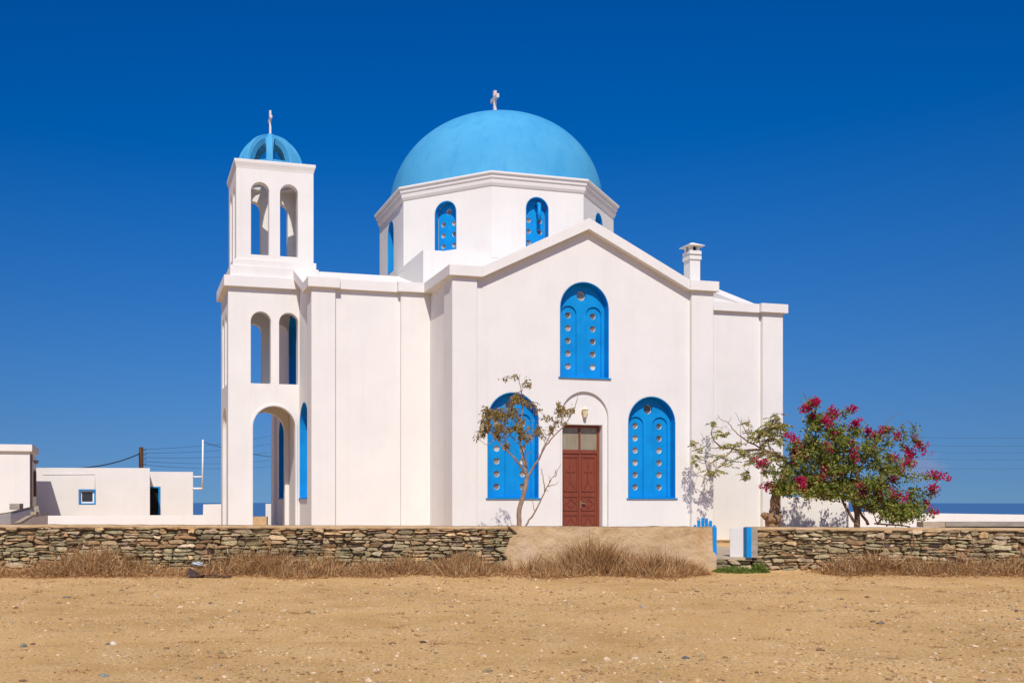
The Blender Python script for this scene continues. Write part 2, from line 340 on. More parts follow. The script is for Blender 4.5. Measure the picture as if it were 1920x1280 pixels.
for s, (x0, x1) in enumerate(((DW0 + 0.07, dm - 0.004), (dm + 0.004, DW1 - 0.07))):
    bm = bmesh.new(); add_box(bm, x0 + 0.003, x1 - 0.003, DV, DV + 0.05, DZ0, 2.967)
    px0, px1 = x0 + 0.075, x1 - 0.075; pm = 0.5 * (px0 + px1)
    def bar(p, q, wd=0.022, pr=0.022):
        p, q = Vector(p), Vector(q); t = (q - p).normalized() * wd * 0.5; nrm = Vector((-t.y, t.x))
        pts = [p - t + nrm, q + t + nrm, q + t - nrm, p - t - nrm]
        add_prism(bm, [(k.x, k.y) for k in pts], [], DV - pr, DV + 0.002, UZ)
    for (z0, z1, kind) in ((1.86, 2.86, 'cross'), (1.30, 1.70, 'dia'), (0.55, 1.16, 'dia')):
        bar((px0, z0), (px1, z0)); bar((px0, z1), (px1, z1)); bar((px0, z0), (px0, z1)); bar((px1, z0), (px1, z1))
        zm = 0.5 * (z0 + z1)
        if kind == 'dia':
            for p, q in (((px0 + 0.05, zm), (pm, z1 - 0.07)), ((pm, z1 - 0.07), (px1 - 0.05, zm)), ((px1 - 0.05, zm), (pm, z0 + 0.07)), ((pm, z0 + 0.07), (px0 + 0.05, zm))): bar(p, q, 0.018, 0.018)
        else:
            bar((pm, z0 + 0.30), (pm, z1 - 0.25), 0.04, 0.02); bar((pm - 0.11, z1 - 0.42), (pm + 0.11, z1 - 0.42), 0.04, 0.021)
            bar((pm, z0 + 0.3), (pm - 0.12, z0 + 0.1), 0.022, 0.019); bar((pm, z0 + 0.3), (pm + 0.12, z0 + 0.1), 0.022, 0.017)
            add_prism(bm, circ(pm, z1 - 0.24, 0.04, 8), [], DV - 0.022, DV + 0.002, UZ)
    if s == 1: add_box(bm, x0 - 0.03, x0 + 0.03, DV - 0.028, DV - 0.001, DZ0, 2.96)
    obj('door_leaf', bm, 'door', door)
bm = bmesh.new(); add_box(bm, dm + 0.012, dm + 0.04, DV - 0.045, DV - 0.027, 1.36, 1.58); add_box(bm, dm + 0.018, dm + 0.16, DV - 0.075, DV - 0.046, 1.49, 1.515)
obj('handle', bm, 'brass', door)
box('door_step', 3.30, 4.90, -0.35, DV + 0.3, 0.15, 0.418, 'concrete', church)
# corner pilasters, side walls
for x0, x1 in ((0.0, 0.74), (7.56, 8.3)): box('pilaster', x0, x1, 0.0, 0.74, B0, 7.90, 'white', church)
box('side_wall', 0.12, 0.44, 0.48, 2.58, B0 - 0.01, 7.92, 'white', church)
box('side_wall', 7.86, 8.18, 0.48, 2.58, B0 - 0.01, 7.92, 'white', church)
# cross arms
VA = 2.44; VB = 10.9; VM = 6.67; UL = -3.55; UR = 12.55
box('arm_wall', UL + 0.13, 0.13, VA + 0.12, VA + 0.44, B0 - 0.02, 7.94, 'white', church)
box('arm_wall', 8.17, UR - 0.13, VA + 0.12, VA + 0.44, B0 - 0.02, 7.94, 'white', church)
for x0, x1, y0, y1 in ((UL, UL + 0.72, VA, VA + 0.72), (-0.81, 0.118, VA, VA + 0.3), (UR - 0.79, UR, VA, VA + 0.79), (8.182, 8.9, VA + 0.03, VA + 0.3), (UL, UL + 0.72, VB - 0.72, VB), (UR - 0.79, UR, VB - 0.72, VB)):
    box('pilaster', x0, x1, y0, y1, B0, 7.89, 'white', church)
sw = [(VM - 2.25, 1.66, 4.68, 1.57), (VM + 2.25, 1.66, 4.68, 1.57), (VM, 5.17, 7.96, 1.56)]
prism('gable_wall', gable(VA + 0.13, VB - 0.13, VM, 7.98, 9.5), [arch(*q) for q in sw], UL + 0.12, UL + 0.46, VZ, 'white', church)
for i, (c, z0, z1, wd) in enumerate(sw):
    make_window(church, lambda a_, b_, c_: (UL + 0.12 + c_, a_, b_), c, z0, z1, wd, 5 if i == 2 else 6)
prism('gable_wall', gable(VA + 0.13, VB - 0.13, VM, 7.98, 9.5), [], UR - 0.46, UR - 0.12, VZ, 'white', church)
box('back_wall', UL + 0.2, UR - 0.2, VB - 0.42, VB - 0.12, B0 - 0.03, 7.95, 'white', church)
# roofs
prism('roof', [(0.14, 7.80), (8.16, 7.80), (8.16, 8.04), (4.15, 9.45), (0.14, 8.04)], [], 0.46, 3.62, UZ, 'white', church)
prism('roof', [(VA + 0.14, 7.81), (VB - 0.14, 7.81), (VB - 0.14, 8.02), (VM, 9.34), (VA + 0.14, 8.02)], [], UL + 0.2, UR - 0.2, VZ, 'white', church)
# cornices
def cornice(x0, x1, y0, y1, z0=7.87, z1=8.165): return box('cornice', x0, x1, y0, y1, z0, z1, 'white', church)
cornice(-0.12, 0.86, -0.12, 0.5); cornice(7.44, 8.42, -0.12, 0.86)
cornice(-0.12, 0.42, 0.502, 2.318, 7.868, 8.16); cornice(7.9, 8.42, 0.862, 2.43, 7.868, 8.16)
cornice(-0.93, 0.43, 2.32, 2.86); cornice(-2.71, -0.932, 2.44, 2.86, 7.862, 8.155); cornice(UL - 0.12, -2.712, 2.32, 3.28)
cornice(8.0, 11.638, 2.445, 2.86, 7.862, 8.155); cornice(11.64, UR + 0.12, 2.32, 3.28)
cornice(UL - 0.12, -2.71, VB - 0.84, VB + 0.12); cornice(11.64, UR + 0.12, VB - 0.84, VB + 0.12)
prism('raking_cornice', [(0.862, 7.87), (4.15, 9.45), (7.438, 7.87), (7.438, 8.168), (4.15, 9.77), (0.862, 8.168)], [], -0.10, 0.52, UZ, 'white', church)
rk = [(3.282, 7.87), (VM, 9.36), (VB - 0.842, 7.87), (VB - 0.842, 8.168), (VM, 9.66), (3.282, 8.168)]
prism('raking_cornice', rk, [], UL - 0.10, UL + 0.5, VZ, 'white', church)
prism('raking_cornice', rk, [], UR - 0.5, UR + 0.10, VZ, 'white', church)
# crossing block, drum, dome
UC, VC, AP = 4.15, 7.5, 3.92; HL = AP * math.tan(math.pi / 8)
box('crossing_block', UC - AP + 0.006, UC + AP - 0.006, VC - AP + 0.006, VC + AP - 0.006, 7.7, 9.505, 'white', church)
for k in range(8):
    an = math.pi / 4 * k                                  # k = 0 faces the front
    nrm = (math.sin(an), -math.cos(an)); tng = (math.cos(an), math.sin(an))
    mp = lambda a_, b_, c_, nrm=nrm, tng=tng: (UC + nrm[0] * (AP - c_) + tng[0] * a_, VC + nrm[1] * (AP - c_) + tng[1] * a_, b_)
    vis = k in (0, 1, 6, 7)
    hz0 = 9.83 if k in (0, 7) else 9.66
    hole = [arch(-0.03, hz0, 11.47, 0.80)] if vis else []
    prism('drum_wall', [(-HL, 9.40), (HL, 9.40), (HL, 11.9), (-HL, 11.9)], hole, 0.0, 0.4, mp, 'white', church)
    if vis:
        make_window(church, mp, -0.03, hz0, 11.47, 0.80, 3, d=0.21, big=(k != 0), step=0.36, first=0.22, holes_dx=0.2, subarch=False, r=0.085)
        if k == 0:
            V, Fc = [], []
            tube(V, Fc, [mp(0.03, 11.22, 0.16), mp(0.03, 11.24, 0.03), mp(0.03, 11.16, -0.02)], [0.075] * 3, 10)
            tube(V, Fc, [mp(0.03, 11.2, -0.02), mp(0.03, 10.72, -0.02)], [0.062] * 2, 10)
            pyobj('vent_pipe', V, Fc, 'blue', church, True)
c8 = 1 / math.cos(math.pi / 8)
bm = bmesh.new()
add_lathe(bm, [(r * c8, z) for r, z in ((3.70, 11.70), (3.945, 11.72), (3.99, 11.80), (4.01, 11.93), (4.045, 11.95), (4.055, 12.06), (4.105, 12.075), (4.105, 12.14), (3.74, 12.20), (3.3, 12.22))], 8, (UC, VC), -math.pi / 2 + math.pi / 8)
obj('drum_cornice', bm, 'white', church)
bm = bmesh.new(); RD, CD, ZD = 3.86, 3.45, 12.0; ee = 2 / 2.1
add_lathe(bm, [(RD * math.cos(t) ** ee, ZD + CD * math.sin(t) ** ee) for t in np.linspace(0, math.pi / 2 * 0.985, 40)], 96, (UC, VC))
dome = obj('dome', bm, 'dome', church, True)
bm = bmesh.new(); add_lathe(bm, [(0.46, ZD + CD - 0.10), (0.44, ZD + CD + 0.10), (0.36, ZD + CD + 0.20), (0.2, ZD + CD + 0.27), (0.05, ZD + CD + 0.29)], 24, (UC, VC)); obj('finial', bm, 'dome', dome, True)
def cross(parent, u, v, z, h, span, t):
    outer = []
    bm = bmesh.new()
    za = z + h * 0.66; e = t * 0.62
    # cross with slightly flared ends, standing in the plane of v
    prof = [(-t * .5, z), (t * .5, z), (t * .45, za - t * .5), (span / 2, za - e), (span / 2, za + e), (t * .45, za + t * .5), (e, z + h), (-e, z + h), (-t * .45, za + t * .5), (-span / 2, za + e), (-span / 2, za - e), (-t * .45, za - t * .5)]
    add_prism(bm, [(v + a_, b_) for a_, b_ in prof], [], u - t * .45, u + t * .45, VZ)
    return obj('cross', bm, 'cross', parent)
cross(church, UC, VC, ZD + CD + 0.25, 0.80, 0.62, 0.11)
# chimney
ch = empty('chimney', (8.02, 0.72, 8.1), 0, church)
q = 0.175
box('chimney_stack', -q, q, -q, q, -0.1, 1.0, 'white', ch)
for z0, z1, e in ((0.86, 0.98, 0.03), (1.02, 1.13, 0.03)): box('collar', -q - e, q + e, -q - e, q + e, z0, z1, 'white', ch)
box('chimney_stack', -q + 0.02, q - 0.02, -q + 0.02, q - 0.02, 0.99, 1.14, 'white', ch)
bm = bmesh.new()
for sx in (-1, 1):
    for sy in (-1, 1): box('vent_post', sx * (q - 0.06) - 0.05, sx * (q - 0.06) + 0.05, sy * (q - 0.06) - 0.05, sy * (q - 0.06) + 0.05, 1.13, 1.30, 'white', ch)
bm.free(); box('flue', -0.09, 0.09, -0.09, 0.09, 1.12, 1.29, 'dark', ch)
bm = bmesh.new(); add_lathe(bm, [(0.39, 1.275), (0.39, 1.295), (0.03, 1.42)], 4, (0, 0), math.pi / 4); obj('chimney_cap', bm, 'white', ch)

# ------------------------------------------------------------------ bell tower
tower = empty('bell_tower', (X1, D1, 0), TH)
tag(tower, 'white two-stage bell tower with open arches and small ribbed blue dome', 'bell tower')
TU0, TU1, TV0, TV1 = -5.72, UL + 0.115, 5.17, 7.60
T = 0.27
lo = [(-4.26, B0 + 0.05, 4.60, 1.36)]; up = [(-4.685, 5.31, 7.60, 0.64), (-3.79, 5.31, 7.60, 0.62)]
for v0, v1 in ((TV0, TV0 + T), (TV1 - T, TV1)):
    prism('tower_wall', [(TU0, B0), (TU1, B0), (TU1, 8.4), (TU0, 8.4)], [arch(*h) for h in lo + up], v0, v1, UZ, 'white', tower)
vm = 0.5 * (TV0 + TV1)
prism('tower_wall', [(TV0 + T, B0), (TV1 - T, B0), (TV1 - T, 8.39), (TV0 + T, 8.39)], [arch(vm, B0 + 0.05, 4.60, 1.3), arch(vm - 0.47, 5.31, 7.6, 0.6), arch(vm + 0.47, 5.31, 7.6, 0.6)], TU0, TU0 + T, VZ, 'white', tower)
# raised rim round the lower arch
prism('arch_rim', arch(-4.26, B0 + 0.06, 4.67, 1.50, 28), [arch(-4.26, B0 + 0.055, 4.60, 1.361, 28)], TV0 - 0.03, TV0 + 0.01, UZ, 'white', tower)
box('tower_floor', TU0 + 0.1, TU1, TV0 + 0.1, TV1 - 0.1, 4.85, 5.10, 'white', tower)
box('tower_ceiling', TU0 + 0.1, TU1, TV0 + 0.1, TV1 - 0.1, 8.05, 8.3, 'white', tower)
box('tower_cornice', TU0 - 0.14, UL + 0.4, TV0 - 0.14, TV1 + 0.14, 8.34, 8.68, 'white', tower)
box('tower_plinth', TU0 + 0.06, -2.82, TV0 - 0.03, TV1 + 0.03, 8.60, 9.03, 'white', tower)
box('tower_plinth', TU0 + 0.15, -2.89, TV0 + 0.02, TV1 - 0.02, 8.95, 9.25, 'white', tower)
SU0, SU1, SV0, SV1 = -5.46, -2.97, 5.24, 7.58
sa = [(-4.70, 9.42, 11.74, 0.58), (-3.77, 9.42, 11.74, 0.58)]
for v0, v1 in ((SV0, SV0 + T), (SV1 - T, SV1)): prism('belfry_wall', [(SU0, 9.1), (SU1, 9.1), (SU1, 12.35), (SU0, 12.35)], [arch(*h) for h in sa], v0, v1, UZ, 'white', tower)
vm = 0.5 * (SV0 + SV1)
for u0, u1 in ((SU0, SU0 + T), (SU1 - T, SU1)):
    prism('belfry_wall', [(SV0 + T, 9.1), (SV1 - T, 9.1), (SV1 - T, 12.34), (SV0 + T, 12.34)], [arch(vm - 0.47, 9.42, 11.74, 0.58), arch(vm + 0.47, 9.42, 11.74, 0.58)], u0, u1, VZ, 'white', tower)
# flared lip on top, open in the middle under the small dome
bm = bmesh.new(); s2 = math.sqrt(2)
rings = []
for e, z in ((-0.004, 12.12), (0.02, 12.22), (0.06, 12.33), (0.065, 12.42)):
    rings.append([bm.verts.new(p) for p in ((SU0 - e, SV0 - e, z), (SU1 + e, SV0 - e, z), (SU1 + e, SV1 + e, z), (SU0 - e, SV1 + e, z))])
for A, B in zip(rings, rings[1:]):
    for i in range(4): bm.faces.new((A[i], A[(i + 1) % 4], B[(i + 1) % 4], B[i]))
TC = (0.5 * (SU0 + SU1), 0.5 * (SV0 + SV1)); nh = 24
inner = [bm.verts.new((TC[0] + 0.86 * math.cos(2 * math.pi * i / nh), TC[1] + 0.86 * math.sin(2 * math.pi * i / nh), 12.42)) for i in range(nh)]
e1 = [bm.edges.new((inner[i], inner[(i + 1) % nh])) for i in range(nh)]
e2 = [bm.edges.get((rings[-1][i], rings[-1][(i + 1) % 4])) for i in range(4)]
bmesh.ops.triangle_fill(bm, use_beauty=True, edges=e1 + e2)
inner2 = [bm.verts.new((v.co.x, v.co.y, 12.1)) for v in inner]
for i in range(nh): bm.faces.new((inner[i], inner[(i + 1) % nh], inner2[(i + 1) % nh], inner2[i]))
e3 = [bm.edges.get((inner2[i], inner2[(i + 1) % nh])) for i in range(nh)]; e4 = [bm.edges.get((rings[0][i], rings[0][(i + 1) % 4])) for i in range(4)]
bmesh.ops.triangle_fill(bm, use_beauty=True, edges=e3 + e4)
obj('tower_lip', bm, 'white', tower)
# small dome: shell pierced by arched openings between eight ribs
def small_dome():
    ro, ri, zc, cz = 1.04, 0.83, 12.40, 1.18
    bays, per, nr = 8, 24, 16; nseg = bays * per
    bm = bmesh.new(); a0 = R(-90 - 14.92 + 6)
    def h0(i):                                              # lower edge of the shell: arched openings between the ribs
        t = ((i % per) / per) - 0.5
        return 0.07 + 0.66 * math.sqrt(max(0, 1 - (t / 0.36) ** 2)) if abs(t) < 0.36 else 0.07
    def P(i, h, r, c):
        ph = h * math.pi / 2 * 0.97; a_ = a0 + 2 * math.pi * i / nseg
        return (TC[0] + r * math.cos(ph) * math.cos(a_), TC[1] + r * math.cos(ph) * math.sin(a_), zc + c * math.sin(ph))
    O = [[bm.verts.new(P(i, h0(i) + (1 - h0(i)) * j / nr, ro, cz)) for i in range(nseg)] for j in range(nr + 1)]
    I = [[bm.verts.new(P(i, h0(i) + (1 - h0(i)) * j / nr, ri, cz - 0.19)) for i in range(nseg)] for j in range(nr + 1)]
    for i in range(nseg):
        k = (i + 1) % nseg
        for j in range(nr):
            bm.faces.new((O[j][i], O[j][k], O[j + 1][k], O[j + 1][i])); bm.faces.new((I[j][i], I[j + 1][i], I[j + 1][k], I[j][k]))
        bm.faces.new((O[0][i], I[0][i], I[0][k], O[0][k]))
    bm.faces.new(O[nr]); bm.faces.new(I[nr][::-1])
    d = obj('small_dome', bm, 'dome', tower)
    bm = bmesh.new(); n_ = 64
    add_lathe(bm, [(ri, zc), (ro + 0.012, zc), (ro + 0.004, zc + 0.15), (ri + 0.01, zc + 0.15), (ri, zc)], n_, TC, cap=False); obj('base_ring', bm, 'dome', d)
    for b in range(bays):
        bm = bmesh.new(); a_ = a0 + 2 * math.pi * b / bays; t = Vector((-math.sin(a_), math.cos(a_), 0)); prev = None
        for j in range(15):
            ph = j / 14 * math.pi / 2 * 0.99; hw = 0.125 - 0.035 * j / 14
            p0 = Vector((TC[0] + (ro - 0.03) * math.cos(ph) * math.cos(a_), TC[1] + (ro - 0.03) * math.cos(ph) * math.sin(a_), zc + (cz - 0.03) * math.sin(ph)))
            p1 = Vector((TC[0] + (ro + 0.07) * math.cos(ph) * math.cos(a_), TC[1] + (ro + 0.07) * math.cos(ph) * math.sin(a_), zc + (cz + 0.07 + 0.004 * b) * math.sin(ph)))
            ring = [bm.verts.new(x) for x in (p0 - t * hw, p1 - t * hw * 0.85, p1 + t * hw * 0.85, p0 + t * hw)]
            if prev:
                for k in range(4): bm.faces.new((prev[k], prev[(k + 1) % 4], ring[(k + 1) % 4], ring[k]))
            else: bm.faces.new(ring)
            prev = ring
        bm.faces.new(prev[::-1]); obj('rib', bm, 'dome', d)
    bm = bmesh.new(); add_lathe(bm, [(0.2, zc + cz + 0.02), (0.17, zc + cz + 0.1), (0.08, zc + cz + 0.15)], 16, TC); obj('finial', bm, 'dome', d, True)
    return zc + cz + 0.13
zt = small_dome()
cross(tower, TC[0], TC[1], zt, 0.80, 0.50, 0.07)

# wall lamp over the door
wl_ = empty('wall_lamp', church_to_world(4.11, FW + 0.075, 4.02), TH); wl_.scale = (0.82, 0.82, 0.82)
tag(wl_, 'small cream lantern on the white wall above the brown door', 'lamp')
bm = bmesh.new(); add_box(bm, -0.03, 0.03, -0.12, 0.0, 0.30, 0.34); add_box(bm, -0.05, 0.05, -0.02, 0.0, 0.15, 0.36); obj('bracket', bm, 'cream_metal', wl_)
bm = bmesh.new(); add_lathe(bm, [(0.125, 0.25), (0.13, 0.27), (0.05, 0.35), (0.02, 0.39)], 6, (0, -0.13)); obj('lamp_cap', bm, 'cream_metal', wl_)
bm = bmesh.new(); add_lathe(bm, [(0.06, 0.02), (0.105, 0.25)], 6, (0, -0.13)); obj('lamp_glass', bm, 'lamp_glass', wl_)
bm = bmesh.new(); add_lathe(bm, [(0.02, -0.04), (0.065, 0.0), (0.066, 0.02)], 6, (0, -0.13)); obj('lamp_base', bm, 'cream_metal', wl_)

# ------------------------------------------------------------------ neighbouring houses (left), yard walls
def local(o):   # map church axes (u, v, z) of a thing's own empty
    return lambda a_, b_, c_: (a_, c_, b_)
def world_to_uv(p): d = Vector((p[0] - X1, p[1] - D1)); return (d.x * math.cos(TH) + d.y * math.sin(TH), -d.x * math.sin(TH) + d.y * math.cos(TH))
# house at the left edge: front right corner at column 56
c0 = pix(56, 950, 40.5)
hA = empty('white_house', (c0.x, c0.y, 0), TH); tag(hA, 'tall white house cut by the left edge, brown shutter on its side', 'house')
box('house_wall', -7, 0, 0, 2.9, -1.2, 3.62, 'white', hA)
box('roof_slab', -7.1, 0.10, -0.12, 3.0, 3.60, 3.88, 'white', hA)
sh = box('shutter', 0.002, 0.05, 1.55, 2.35, 1.75, 2.85, 'wood', hA)
bm = bmesh.new()
for k in range(10): add_box(bm, 0.05, 0.065, 1.58, 2.32, 1.80 + 0.1 * k, 1.86 + 0.1 * k)
obj('slat', bm, 'wood', sh)
tubes('drain_pipe', [([Vector((0.045, 0.25, 0.6)), Vector((0.045, 0.25, 3.5))], 0.04)], 'grey', hA, 8)
bm = bmesh.new(); add_lathe(bm, [(0.03, 3.12), (0.09, 3.16), (0.11, 3.24), (0.06, 3.28)], 12, (0.16, 1.0)); add_box(bm, 0.0, 0.14, 0.98, 1.02, 3.24, 3.27); obj('outdoor_lamp', bm, 'grey', hA)
# houses B and C stand square with the church
def frame_at(px_, Y0):
    p = pix(px_, HY, Y0); c_, s_ = math.cos(TH), math.sin(TH)
    def uu(q): k = (q - CX) / F; return (k * Y0 - p.x) / (c_ - k * s_)
    def zz(q, row): return EYE + (HY - row) / F * (Y0 + uu(q) * s_)
    return p, uu, zz
pB, ub, zb_ = frame_at(70, 44.6)
hB = empty('white_house', (pB.x, pB.y, 0), TH); tag(hB, 'long low white house with one small blue framed window', 'house')
wx0, wx1, wz0, wz1 = ub(147.5), ub(179.5), zb_(163, 945), zb_(163, 917)
rB0, rB1 = zb_(70, 877), zb_(281, 877)
prism('house_wall', [(-2, -1.5), (ub(281), -1.5), (ub(281), rB1), (-2, rB0)], [[(wx0, wz0), (wx1, wz0), (wx1, wz1), (wx0, wz1)]], 0, 0.3, UZ, 'white', hB)
box('house_wall', -2, ub(281) - 0.003, 0.301, 5.5, -1.5, rB0 - 0.1, 'white', hB)
wn = prism('window', [(wx0 + .003, wz0 + .003), (wx1 - .003, wz0 + .003), (wx1 - .003, wz1 - .003), (wx0 + .003, wz1 - .003)], [[(wx0 + .07, wz0 + .05), (wx1 - .07, wz0 + .05), (wx1 - .07, wz1 - .05), (wx0 + .07, wz1 - .05)]], -0.02, 0.2, UZ, 'blue', hB)
prism('window_frame', [(wx0 + .072, wz0 + .052), (wx1 - .072, wz0 + .052), (wx1 - .072, wz1 - .052), (wx0 + .072, wz1 - .052)], [[(wx0 + .14, wz0 + .12), (wx1 - .14, wz0 + .12), (wx1 - .14, wz1 - .11), (wx0 + .14, wz1 - .11)]], 0.10, 0.16, UZ, 'white_paint', wn)
box('pane', wx0 + .13, wx1 - .13, 0.13, 0.15, wz0 + .11, wz1 - .10, 'dark_glass', wn)
tubes('cable', [([Vector((ub(80), -0.02, zb_(80, 889))), Vector((ub(178), -0.02, zb_(178, 888.5))), Vector((ub(178), -0.02, zb_(178, 915)))], 0.011)], 'white_paint', hB, 5)
yC = 47.5; pC, uc_, zc_ = frame_at(279, yC)
hC = empty('white_house', (pC.x, pC.y, 0), TH); tag(hC, 'small flat white house with dark doorway edged in blue', 'house')
dx0, dx1, dz1 = uc_(281), uc_(301), zc_(290, 912); eC = uc_(362); rC = zc_(320, 884)
prism('house_wall', [(-0.4, -1.5), (dx0, -1.5), (dx0, dz1), (dx1, dz1), (dx1, -1.5), (eC, -1.5), (eC, rC), (-0.4, rC)], [], 0, 0.3, UZ, 'white', hC)
box('house_wall', -0.4, eC - 0.003, 1.2, 4.5, -1.5, rC - 0.05, 'white', hC)
box('roof_slab', -0.4, eC - 0.003, 0.301, 1.25, rC - 0.2, rC - 0.02, 'white', hC)
box('side_wall', eC - 0.3, eC - 0.004, 0.301, 1.199, -1.5, rC - 0.21, 'white', hC)
bm = bmesh.new(); add_box(bm, dx1 - 0.10, dx1 - 0.003, -0.015, 0.2, -1.2, dz1 - 0.004); add_box(bm, dx0 + 0.003, dx1 - 0.10, -0.015, 0.2, dz1 - 0.06, dz1 - 0.004); obj('door_frame', bm, 'blue', hC)
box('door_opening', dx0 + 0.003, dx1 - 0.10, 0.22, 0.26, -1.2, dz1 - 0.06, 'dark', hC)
# bent white mast fixed to the small house
mast = tubes('pipe_mast', [([pix(380.5, 824, yC + .2), pix(379.5, 917, yC + .2)], 0.042), ([pix(360, 893.5, yC + .2), pix(380, 893.5, yC + .2)], 0.04), ([pix(360, 915.5, yC + .2), pix(380, 915.5, yC + .2)], 0.05)], 'white_paint', None, 8)
tag(mast, 'bent white pipe mast on the side of the small house', 'mast')
# low white walls
def wall_px(name, pts, Y0, Y1, thick, bottom, mat, label, cat='wall'):
    """wall whose top edge follows photo points (column, row), standing between depths Y0 and Y1"""
    n_ = len(pts); tops = [pix(x, y, Y0 + (Y1 - Y0) * i / max(1, n_ - 1)) for i, (x, y) in enumerate(pts)]
    V, Fc = [], []
    for p in tops: V += [p, p + Vector((0, thick, 0)), Vector((p.x, p.y, bottom)), Vector((p.x, p.y + thick, bottom))]
    for i in range(n_ - 1):
        a_, b_ = 4 * i, 4 * i + 4
        Fc += [(a_, a_ + 2, b_ + 2, b_), (a_ + 1, b_ + 1, b_ + 3, a_ + 3), (a_, b_, b_ + 1, a_ + 1)]
    Fc += [(0, 1, 3, 2), (4 * n_ - 4, 4 * n_ - 2, 4 * n_ - 1, 4 * n_ - 3)]
    o = pyobj(name, V, Fc, mat); tag(o, label, cat); return o
wall_px('yard_wall', [(60, 966.5), (200, 966), (380.5, 965), (381, 945), (416, 944.5)], 40, 40, 0.35, -0.4, 'white', 'low white yard wall stepping up beside the bell tower')
wall_px('yard_wall', [(1611 - 40, 958.5), (1760, 962), (2100, 967)], 36.5, 36, 0.3, -0.2, 'white', 'long low white wall right of the flowering bush')
wall_px('garden_wall', [(1464, 931), (1591, 931.5)], 31.4, 31.4, 0.4, -0.2, 'white', 'short white wall behind the flowering bush, shadows of branches on it')
box_p = pix(505, 944, 44)
gp = box('gate_post', box_p.x - 0.17, box_p.x + 0.17, 44, 44.35, -0.2, box_p.z, 'white'); tag(gp, 'white wall end seen through the tower archway', 'post')
wall_px('rubble_wall', [(468, 968), (500, 968)], 43, 43, 0.4, -0.1, 'plaster', 'low tan wall seen through the tower archway')
# stepped ramp at the far left
r1 = wall_px('ramp_wall', [(-40, 972), (20, 962), (53, 953.5)], 30, 33, 0.5, -0.1, 'white', 'upper white ramp parapet at the left edge')
r2 = wall_px('ramp_wall', [(26, 984), (50, 970), (80, 966)], 29, 33, 0.5, -0.1, 'white', 'lower white ramp parapet beside the grey board')
for r_, pts, y0, y1 in ((r1, [(-40, 972), (20, 962), (53, 953.5)], 30, 33), (r2, [(26, 984), (50, 970), (80, 966)], 29, 33)):
    tops = [pix(x, y, y0 + (y1 - y0) * i / 2) for i, (x, y) in enumerate(pts)]
    V, Fc = [], []
    for p in tops: V += [p + Vector((-0.03, 0.02, 0.004)), p + Vector((-0.03, 0.62, 0.03)), p + Vector((-0.03, 0.02, 0.05)), p + Vector((-0.03, 0.62, 0.08))]
    for i in range(2):
        a_, b_ = 4 * i, 4 * i + 4; Fc += [(a_, b_, b_ + 2, a_ + 2), (a_ + 2, b_ + 2, b_ + 3, a_ + 3), (a_ + 1, a_ + 3, b_ + 3, b_ + 1)]
    Fc += [(0, 2, 3, 1), (8, 9, 11, 10)]; pyobj('coping', V, Fc, 'concrete', r_)
p = pix(22, 954, 33.6); hb = box('concrete_block', p.x, p.x + 0.34, 33.4, 33.75, p.z - 0.02, p.z + 0.19, 'grey'); tag(hb, 'grey concrete block lying on the ramp coping', 'block')
p = pix(53, 968, 33.3); hb = box('concrete_block', p.x, p.x + 0.3, 33.2, 33.5, p.z - 0.04, p.z + 0.16, 'concrete'); tag(hb, 'pale rough block at the foot of the ramp', 'block')
p = pix(66, 967, 33.6); bm = bmesh.new(); add_box(bm, 0, 0.17, 0, 0.03, -0.02, 0.33); o = obj('propped_board', bm, 'grey'); o.location = p; o.rotation_euler = (R(-8), R(-14), 0); tag(o, 'thin grey board leaning by the ramp end', 'board')

# utility pole and wires
pp = pix(264.5, 900, 66)
pole = empty('utility_pole', (pp.x, pp.y, 0), 0); tag(pole, 'brown wooden utility pole behind the low white houses', 'pole')
ztop = EYE + (HY - 838) * 66 / F
bm = bmesh.new(); add_lathe(bm, [(0.19, -3), (0.155, ztop - 1), (0.15, ztop)], 10); obj('shaft', bm, 'wood', pole)
V, Fc = [], []
for k in range(5):
    zz = ztop - 0.22 - 0.31 * k; tube(V, Fc, [Vector((0.1, -0.1, zz)), Vector((0.34, -0.1, zz + 0.02)), Vector((0.36, -0.1, zz + 0.12))], [0.022] * 3, 5)
pyobj('insulator_arm', V, Fc, 'wire', pole)
def catenary(A, B, sag, n_=16): return [A.lerp(B, i / n_) + Vector((0, 0, -sag * 4 * (i / n_) * (1 - i / n_))) for i in range(n_ + 1)]
def wire(pts, rad, label): return tag(tubes('power_line', [(pts, rad)], 'wire', None, 4), label, 'wire', 'overhead wires')
wire(catenary(pix(262, 850, 66), pix(80, 877, 45), 0.35), 0.035, 'thick dark cable sagging from the utility pole to the house roof')
for k, (yl, yr) in enumerate(((842, 824), (849, 836), (857, 848), (864.5, 860), (871, 868))):
    wire(catenary(pix(267, yl, 66), pix(560, yr - 22 + 5 * k, 120), 0.5), 0.011, ['topmost', 'second', 'middle', 'fourth', 'lowest'][k] + ' of the thin wires running right from the utility pole')
wire(catenary(pix(381, 828, yC + .2), pix(540, 858, 48), 0.15), 0.014, 'single wire from the white mast to behind the bell tower')
for k, (yl, yr) in enumerate(((813, 819), (828, 834), (841, 846), (854, 859), (871, 876))):
    wire(catenary(pix(1560, yl, 130), pix(2050, yr, 130), 0.35), 0.012, ['topmost', 'second', 'middle', 'fourth', 'lowest'][k] + ' of the thin wires in the sky at right')

